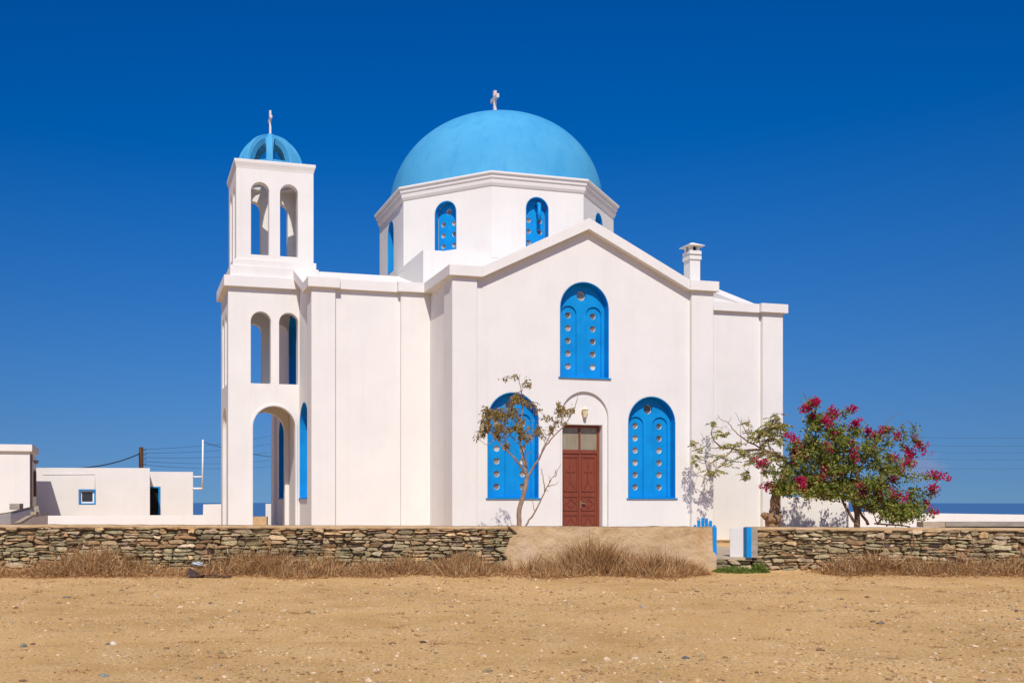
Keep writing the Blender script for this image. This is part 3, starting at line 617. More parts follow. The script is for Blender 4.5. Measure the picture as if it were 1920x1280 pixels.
# ------------------------------------------------------------------ stone boundary wall
rng = random.Random(7)
YW = 21.5                                           # depth of the wall's front face
def top_z(x):                                       # the wall's top edge falls slightly to the right
    px_ = CX + x * F / YW
    return EYE + (HY - (983.5 + (px_ / 1920) * 6.5)) / F * YW + 0.012 * noise.noise(Vector((x * 0.9, 4, 0))) + 0.008 * noise.noise(Vector((x * 3.1, 1, 0)))
def rubble(x0, x1, z0, z1f, rowh, lenr, seed):
    """outlines of dry-laid slabs: ragged patches of short wavy courses, slanting joints, thin slabs and chips between"""
    r_ = random.Random(seed); cells = []
    xa = x0; k = 0
    wav = lambda x, ky: 0.050 * noise.noise(Vector((x * 1.9, ky * 3.7, seed))) + 0.026 * noise.noise(Vector((x * 5.5, ky * 2.1, seed + 3)))
    edge = lambda z, j: 0.0 if j == 0 else 0.16 * noise.noise(Vector((z * 4, j * 5.3, seed)))
    while xa < x1 - 0.05:
        xb = min(x1, xa + r_.uniform(0.5, 1.3)); xb = x1 if x1 - xb < 0.6 else xb; last = xb >= x1 - 1e-6
        zs = [z0]
        while zs[-1] < 1.15: zs.append(zs[-1] + r_.uniform(*rowh) * (1.5 if r_.random() < .18 else 1))
        for i in range(len(zs) - 1):
            lo = lambda x, i=i, k=k: z0 if i == 0 else zs[i] + wav(x, i + 31 * k)
            hi = lambda x, i=i, k=k: min(zs[i + 1] + wav(x, i + 1 + 31 * k), z1f(x))
            zm = 0.5 * (zs[i] + zs[i + 1]); L, Rr = xa + edge(zm, k), xb + (0 if last else edge(zm, k + 1)); x = L; sl0 = 0.0
            tall = (zs[i + 1] - zs[i]) / 0.1
            while x < Rr - 0.03:
                xe = min(Rr, x + r_.uniform(*lenr) * (0.65 + 0.35 * tall)); xe = Rr if Rr - xe < 0.09 else xe
                sl1 = 0.0 if xe == Rr else r_.uniform(-.11, .11); xm = 0.5 * (x + xe)
                def quad(f0, f1):
                    P = []
                    h = lambda q, f_: lo(q) + (hi(q) - lo(q)) * f_
                    for q, f_ in ((x - sl0 * (1 - 2 * f0) * .5, f0), (x + (xe - x) * r_.uniform(.25, .45), f0), (x + (xe - x) * r_.uniform(.6, .8), f0), (xe - sl1 * (1 - 2 * f0) * .5, f0), (xe - sl1 * (1 - 2 * f1) * .5, f1), (x + (xe - x) * r_.uniform(.55, .8), f1), (x + (xe - x) * r_.uniform(.2, .45), f1), (x - sl0 * (1 - 2 * f1) * .5, f1)):
                        P.append((q, h(q, f_) + r_.uniform(-.012, .012)))
                    P = np.array(P)
                    if r_.random() < .72:                                   # one end tapers to a wedge
                        e = r_.choice((0, 1)); ia, ib = ((0, 7), (3, 4))[e]; m_ = P[[ia, ib]].mean(0); t = r_.uniform(.3, .9); P[ia] = P[ia] + (m_ - P[ia]) * t; P[ib] = P[ib] + (m_ - P[ib]) * t
                    P[:, 1] = np.minimum(P[:, 1], z1f(xm) + .004)
                    if np.ptp(P[:, 1]) > .022 and np.ptp(P[:, 0]) > .04: cells.append(P)
                if hi(xm) - lo(xm) > 0.02:
                    if hi(xm) - lo(xm) > 0.085 and r_.random() < .30: c_ = r_.uniform(.35, .65); quad(0, c_); quad(c_, 1)
                    else: quad(0, 1)
                x, sl0 = xe, sl1
        xa = xb; k += 1
    return cells
STONES = [(0.62, 0.45, 0.265), (0.55, 0.385, 0.21), (0.65, 0.45, 0.235), (0.49, 0.38, 0.225), (0.46, 0.385, 0.225), (0.44, 0.275, 0.145), (0.60, 0.46, 0.30), (0.40, 0.325, 0.18), (0.70, 0.56, 0.38)]
GREEN = [(0.41, 0.345, 0.195), (0.48, 0.41, 0.245), (0.37, 0.305, 0.18), (0.52, 0.44, 0.27)]
def stone_mesh(P, y_face, r_, green):
    c_ = P.mean(0); w_, h_ = np.ptp(P[:, 0]), np.ptp(P[:, 1]); g = r_.uniform(0.004, 0.014)
    sx, sz = max(0.5, (w_ - 2 * g) / w_), max(0.45, (h_ - 2 * g) / h_)
    P = c_ + (P - c_) * (sx, sz)
    Q = []                                                        # one corner-cutting pass, uneven
    for a_, b_ in zip(P, np.roll(P, -1, 0)):
        t = r_.uniform(0.12, 0.36); Q += [a_ + (b_ - a_) * t, a_ + (b_ - a_) * (1 - t)]
    Q = [q_ + np.array((r_.uniform(-.010, .010), r_.uniform(-.006, .006))) for q_ in Q]; n_ = len(Q)
    yo = r_.uniform(-0.06, 0.06); tilt, tx = r_.uniform(-0.45, 0.3), r_.uniform(-0.16, 0.16)
    V = []
    for k, (s_, dy) in enumerate(((1.0, 0.16), (1.0, 0.028), (0.86, 0.0))):
        for q_ in Q:
            p = c_ + (q_ - c_) * s_; dd = 0 if k == 0 else tilt * (p[1] - c_[1]) + tx * (p[0] - c_[0]) + r_.uniform(-.008, .008)
            V.append((p[0], y_face + yo * (k > 0) + dy + dd, p[1]))
    V.append((c_[0], y_face + yo - 0.006, c_[1])); Fc = []
    for k in range(2):
        for i in range(n_): Fc.append((k * n_ + i, k * n_ + (i + 1) % n_, (k + 1) * n_ + (i + 1) % n_, (k + 1) * n_ + i))
    for i in range(n_): Fc.append((2 * n_ + i, 2 * n_ + (i + 1) % n_, 3 * n_))
    b_ = r_.choice(GREEN if r_.random() < green else STONES); f_ = r_.uniform(0.6, 1.15)
    return V, Fc, tuple(min(1, v_ * f_) for v_ in b_)
def color_mesh(me, cols):
    at = me.color_attributes.new('col', 'FLOAT_COLOR', 'POINT')
    at.data.foreach_set('color', np.array([(*c_, 1) for c_ in cols], dtype=np.float32).ravel())
def stone_wall(name, x0, x1, label, seed, vis0, vis1, green, most=300, rowh=(0.042, 0.108), lenr=(0.13, 0.46), bottom=-0.02):
    root = empty(name, (0.5 * (x0 + x1), YW, 0), 0); tag(root, label, 'wall')
    ox = 0.5 * (x0 + x1); r_ = random.Random(seed + 1)
    cells = rubble(x0, x1, bottom, lambda x: top_z(x) - 0.045, rowh, lenr, seed)
    data = []
    for P in cells:
        c_ = P.mean(0); gr = green(c_[0], c_[1]); V, Fc, cl = stone_mesh(P, 0.02, r_, gr)
        V = [(a_ - ox, b_, z_) for a_, b_, z_ in V]
        data.append((np.ptp(P[:, 0]) * np.ptp(P[:, 1]), vis0 < c_[0] < vis1 and c_[1] > 0.12, V, Fc, cl))
    order = sorted(range(len(data)), key=lambda i: (not data[i][1], -data[i][0])); rest = order[most:]; n_parts = 0
    V2, F2, C2 = [], [], []
    for k, i in enumerate(order):
        ar, vis, V, Fc, cl = data[i]
        if k < most and vis:
            me = bpy.data.meshes.new('stone'); me.from_pydata(V, [], Fc); color_mesh(me, [cl] * len(V)); me.update(); link('stone', me, 'stone', root)
        else:
            b_ = len(V2); V2 += V; F2 += [tuple(b_ + j for j in f_) for f_ in Fc]; C2 += [cl] * len(V)
    if V2:
        me = bpy.data.meshes.new('small_stones'); me.from_pydata(V2, [], F2); color_mesh(me, C2); me.update()
        link('small_stones', me, 'stone', root)['kind'] = 'stuff'
    box('core', x0 - ox + 0.03, x1 - ox - 0.03, 0.10, 0.42, -0.3, min(top_z(x0), top_z(x1)) - 0.03, 'core', root)
    # uneven mortar capping
    nseg = int((x1 - x0) / 0.09); V, Fc = [], []
    for i in range(nseg + 1):
        x = x0 + (x1 - x0) * i / nseg; t = top_z(x); j = noise.noise(Vector((x * 3.1, 0, seed))) * 0.022 + noise.noise(Vector((x * 9, 2, seed))) * 0.014
        V += [(x - ox, 0.02 + j, t - 0.062 + j * 0.9), (x - ox, -0.012 + j, t - 0.012 + j * 0.3), (x - ox, 0.05, t + j * 0.35), (x - ox, 0.5, t + 0.004 + j * 0.3), (x - ox, 0.53, t - 0.3)]
    for i in range(nseg):
        for k in range(4): a_ = i * 5 + k; Fc.append((a_, a_ + 5, a_ + 6, a_ + 1))
    Fc += [(0, 1, 2, 3, 4), tuple(nseg * 5 + k for k in (4, 3, 2, 1, 0))]
    pyobj('capping', V, Fc, 'plaster', root, True)
    return root
wx = lambda px_: (px_ - CX) / F * YW
GX0, GX1 = wx(1341), wx(1408)
stone_wall('stone_wall', -11.5, wx(968), 'long dry stone wall in front of the bell tower, left of the plaster', 11, wx(-10), wx(968), lambda x, z: 0.12 + 0.38 * (z < 0.55))
stone_wall('stone_wall', GX1 + 0.05, 18.0, 'dry stone wall right of the gate, below the flowering bush', 29, GX1, wx(1930), lambda x, z: 0.30)
# rendered stretch of the wall, with an irregular broken left edge
root = empty('plaster_wall', (wx(1150), YW, 0), 0); tag(root, 'tan rendered stretch of boundary wall between stones and gate', 'wall'); ox = wx(1150)
nxp, nzp = 120, 22; V, Fc = [], []
for i in range(nxp + 1):
    for j in range(nzp + 1):
        t = j / nzp; xl = wx(958) + 0.30 * noise.noise(Vector((t * 5, 1.7, 0))) + 0.12 * noise.noise(Vector((t * 14, 3.7, 0))) - 0.22 * abs(t - 0.9) + 0.25 * max(0, t - 0.8) * 0
        x = xl + (GX0 - xl) * i / nxp; z = -0.1 + (top_z(x) + 0.1) * t
        y = -0.055 - 0.03 * (1 - t) + 0.03 * noise.noise(Vector((x * 1.3, z * 1.6, 5))) + 0.014 * noise.noise(Vector((x * 5, z * 6, 8)))
        if i == 0: y = 0.09
        if j == nzp: z += 0.012 * noise.noise(Vector((x * 4, 0, 2)))
        V.append((x - ox, y, z))
m_ = nzp + 1
for i in range(nxp):
    for j in range(nzp): Fc.append((i * m_ + j, (i + 1) * m_ + j, (i + 1) * m_ + j + 1, i * m_ + j + 1))
pyobj('render_face', V, Fc, 'plaster', root, True)
V2 = []
for i in range(nxp + 1): p = V[i * m_ + nzp]; V2 += [p, (p[0], 0.50, p[2] + 0.003), (p[0], 0.52, -0.1)]
Fc = [f_ for i in range(nxp) for f_ in ((3 * i, 3 * i + 3, 3 * i + 4, 3 * i + 1), (3 * i + 1, 3 * i + 4, 3 * i + 5, 3 * i + 2))]
pyobj('wall_top', V2, Fc, 'plaster', root, True)
box('wall_end', GX0 - ox - 0.06, GX0 - ox - 0.004, -0.05, 0.51, -0.1, top_z(GX0) - 0.012, 'plaster', root)
box('blue_edge', GX0 - ox - 0.075, GX0 - ox + 0.006, -0.085, 0.12, EYE + (HY - 1043) / F * YW, top_z(GX0) + 0.006, 'blue', root)
# stone slabs forming the threshold
root = empty('gate_threshold', (0.5 * (GX0 + GX1), YW, 0), 0); tag(root, 'flat stone threshold at the gate opening', 'step'); ox = 0.5 * (GX0 + GX1)
r_ = random.Random(5)
for P in rubble(GX0 - 0.02, GX1 + 0.02, 0.02, lambda x: 0.30, (0.08, 0.13), (0.2, 0.42), 43):
    V, Fc, cl = stone_mesh(P, 0.0, r_, 0.5); me = bpy.data.meshes.new('stone'); me.from_pydata([(a_ - ox, b_, z_) for a_, b_, z_ in V], [], Fc); color_mesh(me, [cl] * len(V)); me.update(); link('stone', me, 'stone', root)
box('core', GX0 - ox + .01, GX1 - ox - .01, 0.09, 0.5, -0.2, 0.30, 'core', root)
box('slab', GX0 - ox + 0.004, GX1 - ox + 0.03, 0.02, 1.9, 0.30, 0.345, 'concrete', root)
# gate pier: short white return wall with a blue front edge
root = empty('gate_pier', (GX1, YW, 0), 0); tag(root, 'short white pier with blue painted edge at the gate', 'pier')
zb, zt2 = EYE + (HY - 1043) / F * YW, top_z(GX1) + 0.005
prism('pier_wall', [(-0.10, 0.137), (-0.36, 0.30), (-0.28, 0.42), (0.12, 0.34), (0.12, 0.137)], [], zb - 0.05, zt2 - 0.01, lambda a_, b_, c_: (a_, b_, c_), 'white', root)
box('blue_edge', -0.115, -0.012, -0.06, 0.135, zb - 0.02, zt2, 'blue', root)
box('pier_face', -0.010, 0.13, -0.05, 0.135, zb - 0.02, zt2 - 0.01, 'grey', root)
# open blue picket gate behind the rendered wall
g0 = pix(1303, 985, 22.6); root = empty('picket_gate', (g0.x, 22.6, 0.33), 0); tag(root, 'blue wooden picket gate standing open behind the rendered wall', 'gate')
for k, (px_, py_) in enumerate(((1303, 983.5), (1310, 975), (1317.5, 970), (1324.5, 971), (1332, 975.5), (1339, 984))):
    p = pix(px_, py_, 22.6); bm = bmesh.new(); x = p.x - g0.x; h = p.z - 0.33
    add_prism(bm, [(x - .033, 0.06), (x + .033, 0.06), (x + .033, h - .02), (x + .02, h), (x - .02, h), (x - .033, h - .02)], [], -0.02, 0.0, UZ); obj('picket', bm, 'blue', root)
for z in (0.15, 0.45): box('rail', -0.05, 0.5, 0.001, 0.03, z, z + 0.06, 'blue', root)
# yard paving inside the gate
box_ = box('paved_path', GX0 - 1.0, GX1 + 1.2, 23.35, 31.0, 0.26, 0.33, 'concrete'); tag(box_, kind='structure')
# concrete trough on the right
p0 = pix(1732, 978, 24.5); root = empty('concrete_trough', (p0.x, 24.5, 0.29), 0); tag(root, 'long grey concrete trough behind the wall at right', 'trough')
hz = p0.z - 0.29
box('trough_beam', 0.55, 5.5, 0, 0.35, hz - 0.11, hz + 0.005, 'grey', root)
box('trough_beam', 0.0, 0.547, 0.02, 0.33, hz - 0.13, hz, 'concrete', root)
box('trough_gap_shade', 0.6, 5.5, 0.12, 0.34, hz - 0.3, hz - 0.115, 'dark', root)  # near-black fill, stands for the shade in the gap under the beam
box('trough_base', -0.1, 5.5, 0.06, 0.40, -0.05, hz - 0.2, 'concrete', root)

# ------------------------------------------------------------------ trees and bushes
def leaf(V, Fc, p, d, L, W, r_, fold=0.25):
    """one folded leaf blade: four faces round a mid rib"""
    d = d.normalized(); s = d.cross(Vector((r_.uniform(-1, 1), r_.uniform(-1, 1), r_.uniform(-1, 1))))
    if s.length < 1e-3: s = Vector((1, 0, 0))
    s.normalize(); nn = d.cross(s); b = len(V)
    V += [p, p + d * L * .45 + s * W * .5 + nn * W * fold, p + d * L, p + d * L * .45 - s * W * .5 + nn * W * fold]
    Fc += [(b, b + 1, b + 2), (b, b + 2, b + 3)]
def rvec(r_, s=1.0): return Vector((r_.gauss(0, s), r_.gauss(0, s), r_.gauss(0, s)))
class Plant:
    def __init__(s, Y, mapf, seed, spread=0.6):
        s.Y, s.mapf, s.r, s.spread = Y, mapf, random.Random(seed), spread
        s.TV, s.TF, s.LV, s.LF, s.FV, s.FF, s.GV, s.GF = [], [], [], [], [], [], [], []
        s.nodes = []
    def pt(s, q, dy=0.0): x, y = s.mapf(*q); return pix(x, y, s.Y + dy)
    def limb(s, pts, r0, r1, dy0=0.0, dy1=0.0, sides=7, sub=3, wob=0.012):
        """tapered limb through photo points; dy leads it towards or away from the camera"""
        n_ = len(pts); P = [s.pt(q, dy0 + (dy1 - dy0) * i / (n_ - 1)) for i, q in enumerate(pts)]
        S = []
        for i in range(n_ - 1):
            a_, b_, c_, d_ = P[max(i - 1, 0)], P[i], P[i + 1], P[min(i + 2, n_ - 1)]
            for k in range(sub):
                t = k / sub
                S.append(0.5 * ((2 * b_) + (c_ - a_) * t + (2 * a_ - 5 * b_ + 4 * c_ - d_) * t * t + (3 * b_ - a_ - 3 * c_ + d_) * t ** 3) + rvec(s.r, wob if k else 0))
        S.append(P[-1]); m_ = len(S)
        tube(s.TV, s.TF, S, [r0 + (r1 - r0) * (i / (m_ - 1)) ** 0.8 for i in range(m_)], sides)
        s.nodes += S[m_ // 4:]; return S
    def twig(s, p, q, r0, wob=0.04, n_=5):
        S = [p.lerp(q, i / n_) + (rvec(s.r, wob) if 0 < i < n_ else Vector()) for i in range(n_ + 1)]
        S = [S[i] - Vector((0, 0, 0.06 * (q - p).length * (i / n_) ** 2)) for i in range(n_ + 1)]
        tube(s.TV, s.TF, S, [r0 * (1 - 0.7 * i / n_) for i in range(n_ + 1)], 4); return S
    def near(s, p): return min(s.nodes, key=lambda k: (k - p).length)
    def build(s, root, bark, leafm):
        pyobj('trunk', s.TV, s.TF, bark, root, True)
        if s.LV: pyobj('crown', s.LV, s.LF, leafm, root)

# slender half-bare tree in front of the left window
t1 = Plant(24.6, lambda x, y: (880 + x / 4.267, 690 + y / 4.267), 3)
t1.limb([(398, 1380), (398, 1262), (400, 1130), (430, 1030), (455, 900), (466, 848)], 0.068, 0.052, sides=9)
t1.limb([(464, 850), (430, 800), (390, 760), (330, 690), (270, 630), (220, 570), (150, 500), (105, 455)], 0.034, 0.008, 0, -0.5)
t1.limb([(458, 845), (432, 740), (420, 650), (405, 540), (412, 450), (425, 330), (423, 250), (415, 180), (395, 90), (372, 55)], 0.032, 0.007, 0, 0.2)
t1.limb([(445, 790), (425, 650), (370, 590), (330, 530), (290, 450), (270, 380)], 0.02, 0.006, 0, 0.5)
t1.limb([(460, 800), (452, 700), (442, 620), (490, 560), (545, 480), (560, 400)], 0.022, 0.006, 0, -0.4)
t1.limb([(466, 858), (500, 810), (540, 750), (600, 640), (650, 570), (720, 500), (800, 400), (850, 290), (868, 230)], 0.032, 0.006, 0, -0.3)
t1.limb([(556, 735), (600, 620), (650, 530), (690, 440), (715, 370), (715, 250)], 0.018, 0.005, 0, 0.4)
t1.limb([(418, 185), (430, 125), (480, 130)], 0.009, 0.004)
t1.limb([(215, 570), (170, 600), (130, 610), (90, 580), (60, 540)], 0.012, 0.004, -0.4, -0.6)
t1.limb([(150, 500), (120, 460), (115, 380), (118, 310)], 0.01, 0.004, -0.4, -0.3)
t1.limb([(450, 1380), (450, 1262), (500, 1190), (560, 1080), (600, 1000), (600, 930), (590, 860), (572, 800)], 0.03, 0.008, 0.1, 0.2)
t1.limb([(606, 985), (650, 900), (700, 830), (732, 760)], 0.016, 0.004, .15, 0)
t1.limb([(630, 945), (690, 930), (716, 905)], 0.012, 0.004, .15, .3)
t1.limb([(522, 1140), (510, 1080), (488, 1040)], 0.01, 0.004, .1, 0)
for q, e in (((640, 910), (628, 850)), ((670, 870), (700, 850)), ((600, 990), (632, 975)), ((690, 840), (685, 800)), ((700, 520), (665, 430)), ((640, 580), (600, 480)), ((330, 690), (300, 600)), ((390, 760), (350, 640)), ((410, 640), (380, 480)), ((430, 700), (400, 560)), ((545, 740), (545, 650)), ((620, 610), (580, 540)), ((440, 640), (470, 590)), ((450, 700), (480, 650))):
    t1.twig(t1.pt(q), t1.pt(e, t1.r.uniform(-.4, .4)), 0.008)
for (cx, cy, rr, nl) in ((300, 330, 70, 190), (205, 400, 75, 230), (345, 250, 42, 100), (270, 480, 70, 190), (450, 520, 60, 130), (540, 470, 42, 80), (470, 250, 36, 40), (530, 280, 30, 34), (600, 330, 26, 26), (745, 340, 44, 95), (810, 320, 20, 26), (712, 262, 16, 20), (640, 390, 24, 30), (650, 460, 26, 36), (120, 312, 32, 34), (112, 425, 22, 20), (100, 500, 26, 24), (40, 545, 22, 18), (125, 540, 24, 22), (300, 590, 30, 44), (478, 130, 20, 20), (372, 52, 14, 12), (240, 85, 7, 4), (300, 76, 8, 5), (465, 72, 14, 10), (735, 400, 26, 22), (180, 350, 50, 80), (380, 420, 55, 70), (160, 480, 40, 60)):
    nt_ = max(1, nl // 9)
    for k in range(nt_):
        rr_ = rr * math.sqrt(t1.r.random()); an = t1.r.uniform(0, 6.28)
        c = t1.pt((cx + rr_ * math.cos(an), cy + rr_ * math.sin(an) * 0.9), t1.r.gauss(0, 0.28 if rr > 30 else 0.1)); b = t1.near(c)
        S = t1.twig(b, c, 0.005, 0.02)
        dirn = (c - b).normalized() if (c - b).length > .01 else Vector((0, 0, 1))
        for j in range(15):
            p = S[-1] - dirn * 0.22 * t1.r.random() + rvec(t1.r, 0.035)
            leaf(t1.LV, t1.LF, p, Vector((t1.r.gauss(0, .6), t1.r.gauss(0, .6), -0.75 + t1.r.gauss(0, .35))), t1.r.uniform(.07, .125), t1.r.uniform(.028, .044), t1.r)
o = empty('tree', t1.pt((398, 1262)) * 1.0); o.location.z = 0.29
tag(o, 'slender half-bare tree with brownish leaves in front of the left window', 'tree')
def shift(V, loc): return [v - loc for v in V]
L0 = o.location.copy(); t1.TV, t1.LV = shift(t1.TV, L0), shift(t1.LV, L0); t1.build(o, 'bark', 'leaf_dry')

# thick stumped tree with spreading pale-leaved limb
t2 = Plant(28.6, lambda x, y: (1280 + x / 4.925, 740 + y / 4.925), 8)
t2.limb([(836, 1300), (836, 1210), (832, 1150), (838, 1096)], 0.22, 0.225, sides=14, wob=0.02)
t2.limb([(775, 1130), (750, 1105), (732, 1098)], 0.10, 0.07, -.02, -.05, 10)
t2.limb([(852, 1120), (856, 1040), (858, 950), (890, 860), (930, 780), (960, 700), (985, 640)], 0.165, 0.08, 0.02, 0, 12)
t2.limb([(980, 650), (950, 610), (900, 570), (820, 530), (720, 505), (600, 512), (470, 500), (380, 490), (320, 450), (275, 390), (270, 320), (265, 290)], 0.062, 0.008, 0, 0.3)
t2.limb([(985, 650), (1080, 560), (1180, 480), (1260, 420)], 0.07, 0.03, 0, 0.2, 9)
t2.limb([(455, 505), (400, 560), (330, 590), (260, 625), (180, 600)], 0.022, 0.006, .2, .1)
t2.limb([(730, 495), (640, 450), (560, 400), (490, 340), (420, 260), (360, 230), (325, 180)], 0.026, 0.005, .1, .4)
t2.limb([(420, 262), (440, 230), (446, 195)], 0.009, 0.004, .3, .3)
t2.limb([(600, 375), (540, 260), (485, 165)], 0.013, 0.004, .2, .2)
t2.limb([(545, 470), (535, 350), (540, 200)], 0.010, 0.004, .2, .1); t2.limb([(612, 400), (606, 300), (604, 200)], 0.010, 0.004, .2, .3)
t2.limb([(272, 395), (210, 405), (165, 350)], 0.010, 0.004, .3, .3); t2.limb([(370, 495), (260, 490), (170, 460), (70, 420)], 0.012, 0.003, .2, .1)
t2.limb([(640, 585), (565, 640), (575, 690), (600, 700), (640, 625)], 0.009, 0.004, 0, 0); t2.limb([(268, 300), (330, 300), (410, 288)], 0.008, 0.003, .3, .3)
t2.limb([(720, 505), (700, 400), (760, 330), (850, 280), (930, 280)], 0.02, 0.006, .1, -.2); t2.limb([(820, 530), (790, 430), (820, 300), (860, 200)], 0.018, 0.005, .1, .2)
t2.limb([(920, 770), (880, 730), (840, 690)], 0.012, 0.005, 0, -.2); t2.limb([(900, 570), (780, 540), (660, 560), (560, 540)], 0.014, 0.004, 0, -.3)
for (cx, cy, rr, nl) in ((800, 310, 90, 150), (700, 350, 80, 150), (880, 290, 60, 100), (850, 200, 50, 60), (945, 280, 36, 45), (780, 420, 60, 70), (430, 450, 44, 50), (540, 530, 50, 50), (650, 550, 56, 70), (330, 340, 28, 26), (395, 345, 26, 18), (110, 420, 40, 26), (120, 530, 30, 22), (110, 610, 24, 20), (240, 690, 28, 40), (310, 690, 24, 36), (600, 725, 28, 46), (640, 610, 28, 40), (425, 630, 26, 22), (720, 695, 26, 16), (610, 252, 28, 26), (190, 495, 26, 20), (760, 540, 56, 80), (860, 560, 56, 90), (900, 400, 46, 60), (280, 260, 30, 24), (360, 560, 40, 30), (480, 600, 40, 26), (520, 430, 40, 24)):
    for k in range(max(1, int(nl / 5.5))):
        rr_ = rr * math.sqrt(t2.r.random()); an = t2.r.uniform(0, 6.28)
        c = t2.pt((cx + rr_ * math.cos(an), cy + rr_ * math.sin(an) * 0.8), t2.r.gauss(0.1, 0.3)); b = t2.near(c)
        S = t2.twig(b, c, 0.005, 0.025)
        ax = Vector((t2.r.gauss(0, 1), t2.r.gauss(0, 1), -0.3)).normalized()
        for j in range(15):                                         # feathery leaflets in pairs along a short rib
            p = S[-1] + ax * (j // 2) * 0.04; sd_ = ax.cross(Vector((0, 0, 1))) * (1 if j % 2 else -1)
            leaf(t2.LV, t2.LF, p, sd_ + ax * .4 + Vector((0, 0, -.35)) + rvec(t2.r, .2), t2.r.uniform(.07, .11), t2.r.uniform(.034, .052), t2.r)
o = empty('tree', t2.pt((836, 1210))); o.location.z = 0.29
tag(o, 'old tree with thick cut trunk and sparse pale leaves spreading left', 'tree')
L0 = o.location.copy(); t2.TV, t2.LV = shift(t2.TV, L0), shift(t2.LV, L0); t2.build(o, 'stump', 'leaf_yellow')

# bougainvillea
t3 = Plant(28.5, lambda x, y: (1480 + x / 4.74, 730 + y / 4.74), 15)
root3 = [(600, 1330), (600, 1210)]
t3.limb(root3 + [(600, 1100), (570, 990), (540, 920), (480, 890), (400, 880), (300, 820)], 0.10, 0.03, 0, 0.2, 9)
t3.limb([(620, 1215), (540, 1110), (470, 980), (430, 900)], 0.05, 0.025, -.2, .2); t3.limb([(700, 1200), (620, 1070), (540, 960), (500, 800), (480, 640)], 0.045, 0.02, .2, .1)
t3.limb([(600, 920), (680, 870), (780, 820), (860, 700)], 0.045, 0.012, -.3, -.4); t3.limb([(560, 960), (600, 760), (680, 620), (740, 540), (790, 440)], 0.05, 0.012, 0, -.3)
t3.limb([(520, 920), (420, 740), (420, 560), (400, 380), (330, 220)], 0.05, 0.01, 0, .3); t3.limb([(480, 890), (300, 640), (240, 430), (200, 230)], 0.045, 0.01, .2, .2)
t3.limb([(400, 880), (200, 780), (80, 800), (-60, 820)], 0.04, 0.01, .1, -.3); t3.limb([(790, 1200), (760, 1130), (735, 1060)], 0.02, 0.008, -.2, -.4)
t3.limb([(780, 1200), (840, 1120), (940, 1080), (1040, 1000)], 0.03, 0.01, .1, -.1); t3.limb([(560, 970), (540, 800), (600, 620), (560, 480), (560, 330)], 0.03, 0.01, .3, .6)
t3.limb([(860, 1215), (930, 1150), (1000, 1165), (1060, 1140)], 0.018, 0.008, 0, -.2); t3.limb([(700, 560), (840, 340), (900, 260), (985, 205)], 0.016, 0.004, -.2, 0)
t3.limb([(800, 460), (900, 390), (1000, 320), (1085, 265)], 0.014, 0.004, -.2, 0); t3.limb([(205, 240), (150, 80), (120, 10)], 0.014, 0.006, .2, .2); t3.limb([(640, 380), (690, 305)], 0.008, 0.004, .2, .2)
tips = [(150, 170, 3), (232, 115, 4), (400, 205, 3), (555, 175, 2), (590, 302, 3), (700, 370, 2), (790, 395, 2), (842, 362, 3), (955, 415, 1), (1040, 520, 2), (1160, 490, 6), (1080, 590, 6), (1065, 668, 3), (1320, 765, 6), (1275, 882, 5), (1215, 1005, 1), (1282, 1080, 1), (1085, 1040, 2), (965, 945, 5), (733, 1060, 4), (806, 925, 3), (866, 860, 3), (657, 915, 2), (617, 840, 2), (580, 580, 3), (132, 612, 2), (42, 440, 5), (45, 570, 3), (310, 710, 2), (262, 785, 3), (102, 800, 3), (120, 865, 2), (335, 270, 4), (400, 400, 3), (440, 742, 1), (920, 600, 3), (560, 470, 1), (-185, 850, 4), (-125, 875, 4), (-120, 905, 1), (-255, 665, 3), (-210, 640, 1), (330, 505, 2), (920, 795, 1), (970, 730, 1), (210, 235, 2)]
ctr = (560, 800)
def flower(V, Fc, p, d, size, r_):
    for k in range(int(30 * size)):
        q = p + d * r_.gauss(0, 0.052 * size) + rvec(r_, 0.038 + 0.011 * size)
        for j in range(3): leaf(V, Fc, q, rvec(r_), r_.uniform(.045, .07), r_.uniform(.04, .058), r_, 0.4)
def leafy(pl, S, n_, spread, L=(.06, .1)):
    for k in range(n_):
        t = pl.r.random() * (len(S) - 1); i = min(int(t), len(S) - 2); p = S[i].lerp(S[i + 1], t - i)
        leaf(pl.LV, pl.LF, p + rvec(pl.r, spread), rvec(pl.r) + Vector((0, -.2, -.25)), pl.r.uniform(*L), pl.r.uniform(.042, .066), pl.r)
for (x, y, f_) in tips:
    dy = t3.r.uniform(-0.75, -0.1) if 0 < x < 700 else t3.r.uniform(-.5, .5)
    tip = t3.pt((x, y), dy); k = 0.38 if x > 900 else 0.25
    b = t3.near(t3.pt((ctr[0] + (x - ctr[0]) * k, ctr[1] + (y - ctr[1]) * k), dy * .5)); q = t3.near(tip)
    if (q - tip).length < (b - tip).length * .6 and (q - tip).length > .4: b = q
    S = t3.twig(b, tip, 0.012, 0.05, 9); leng = (tip - b).length
    leafy(t3, S[2:], int(130 * leng), 0.065)
    flower(t3.FV, t3.FF, tip, (S[-1] - S[-3]).normalized(), 0.7 + 0.36 * f_, t3.r)
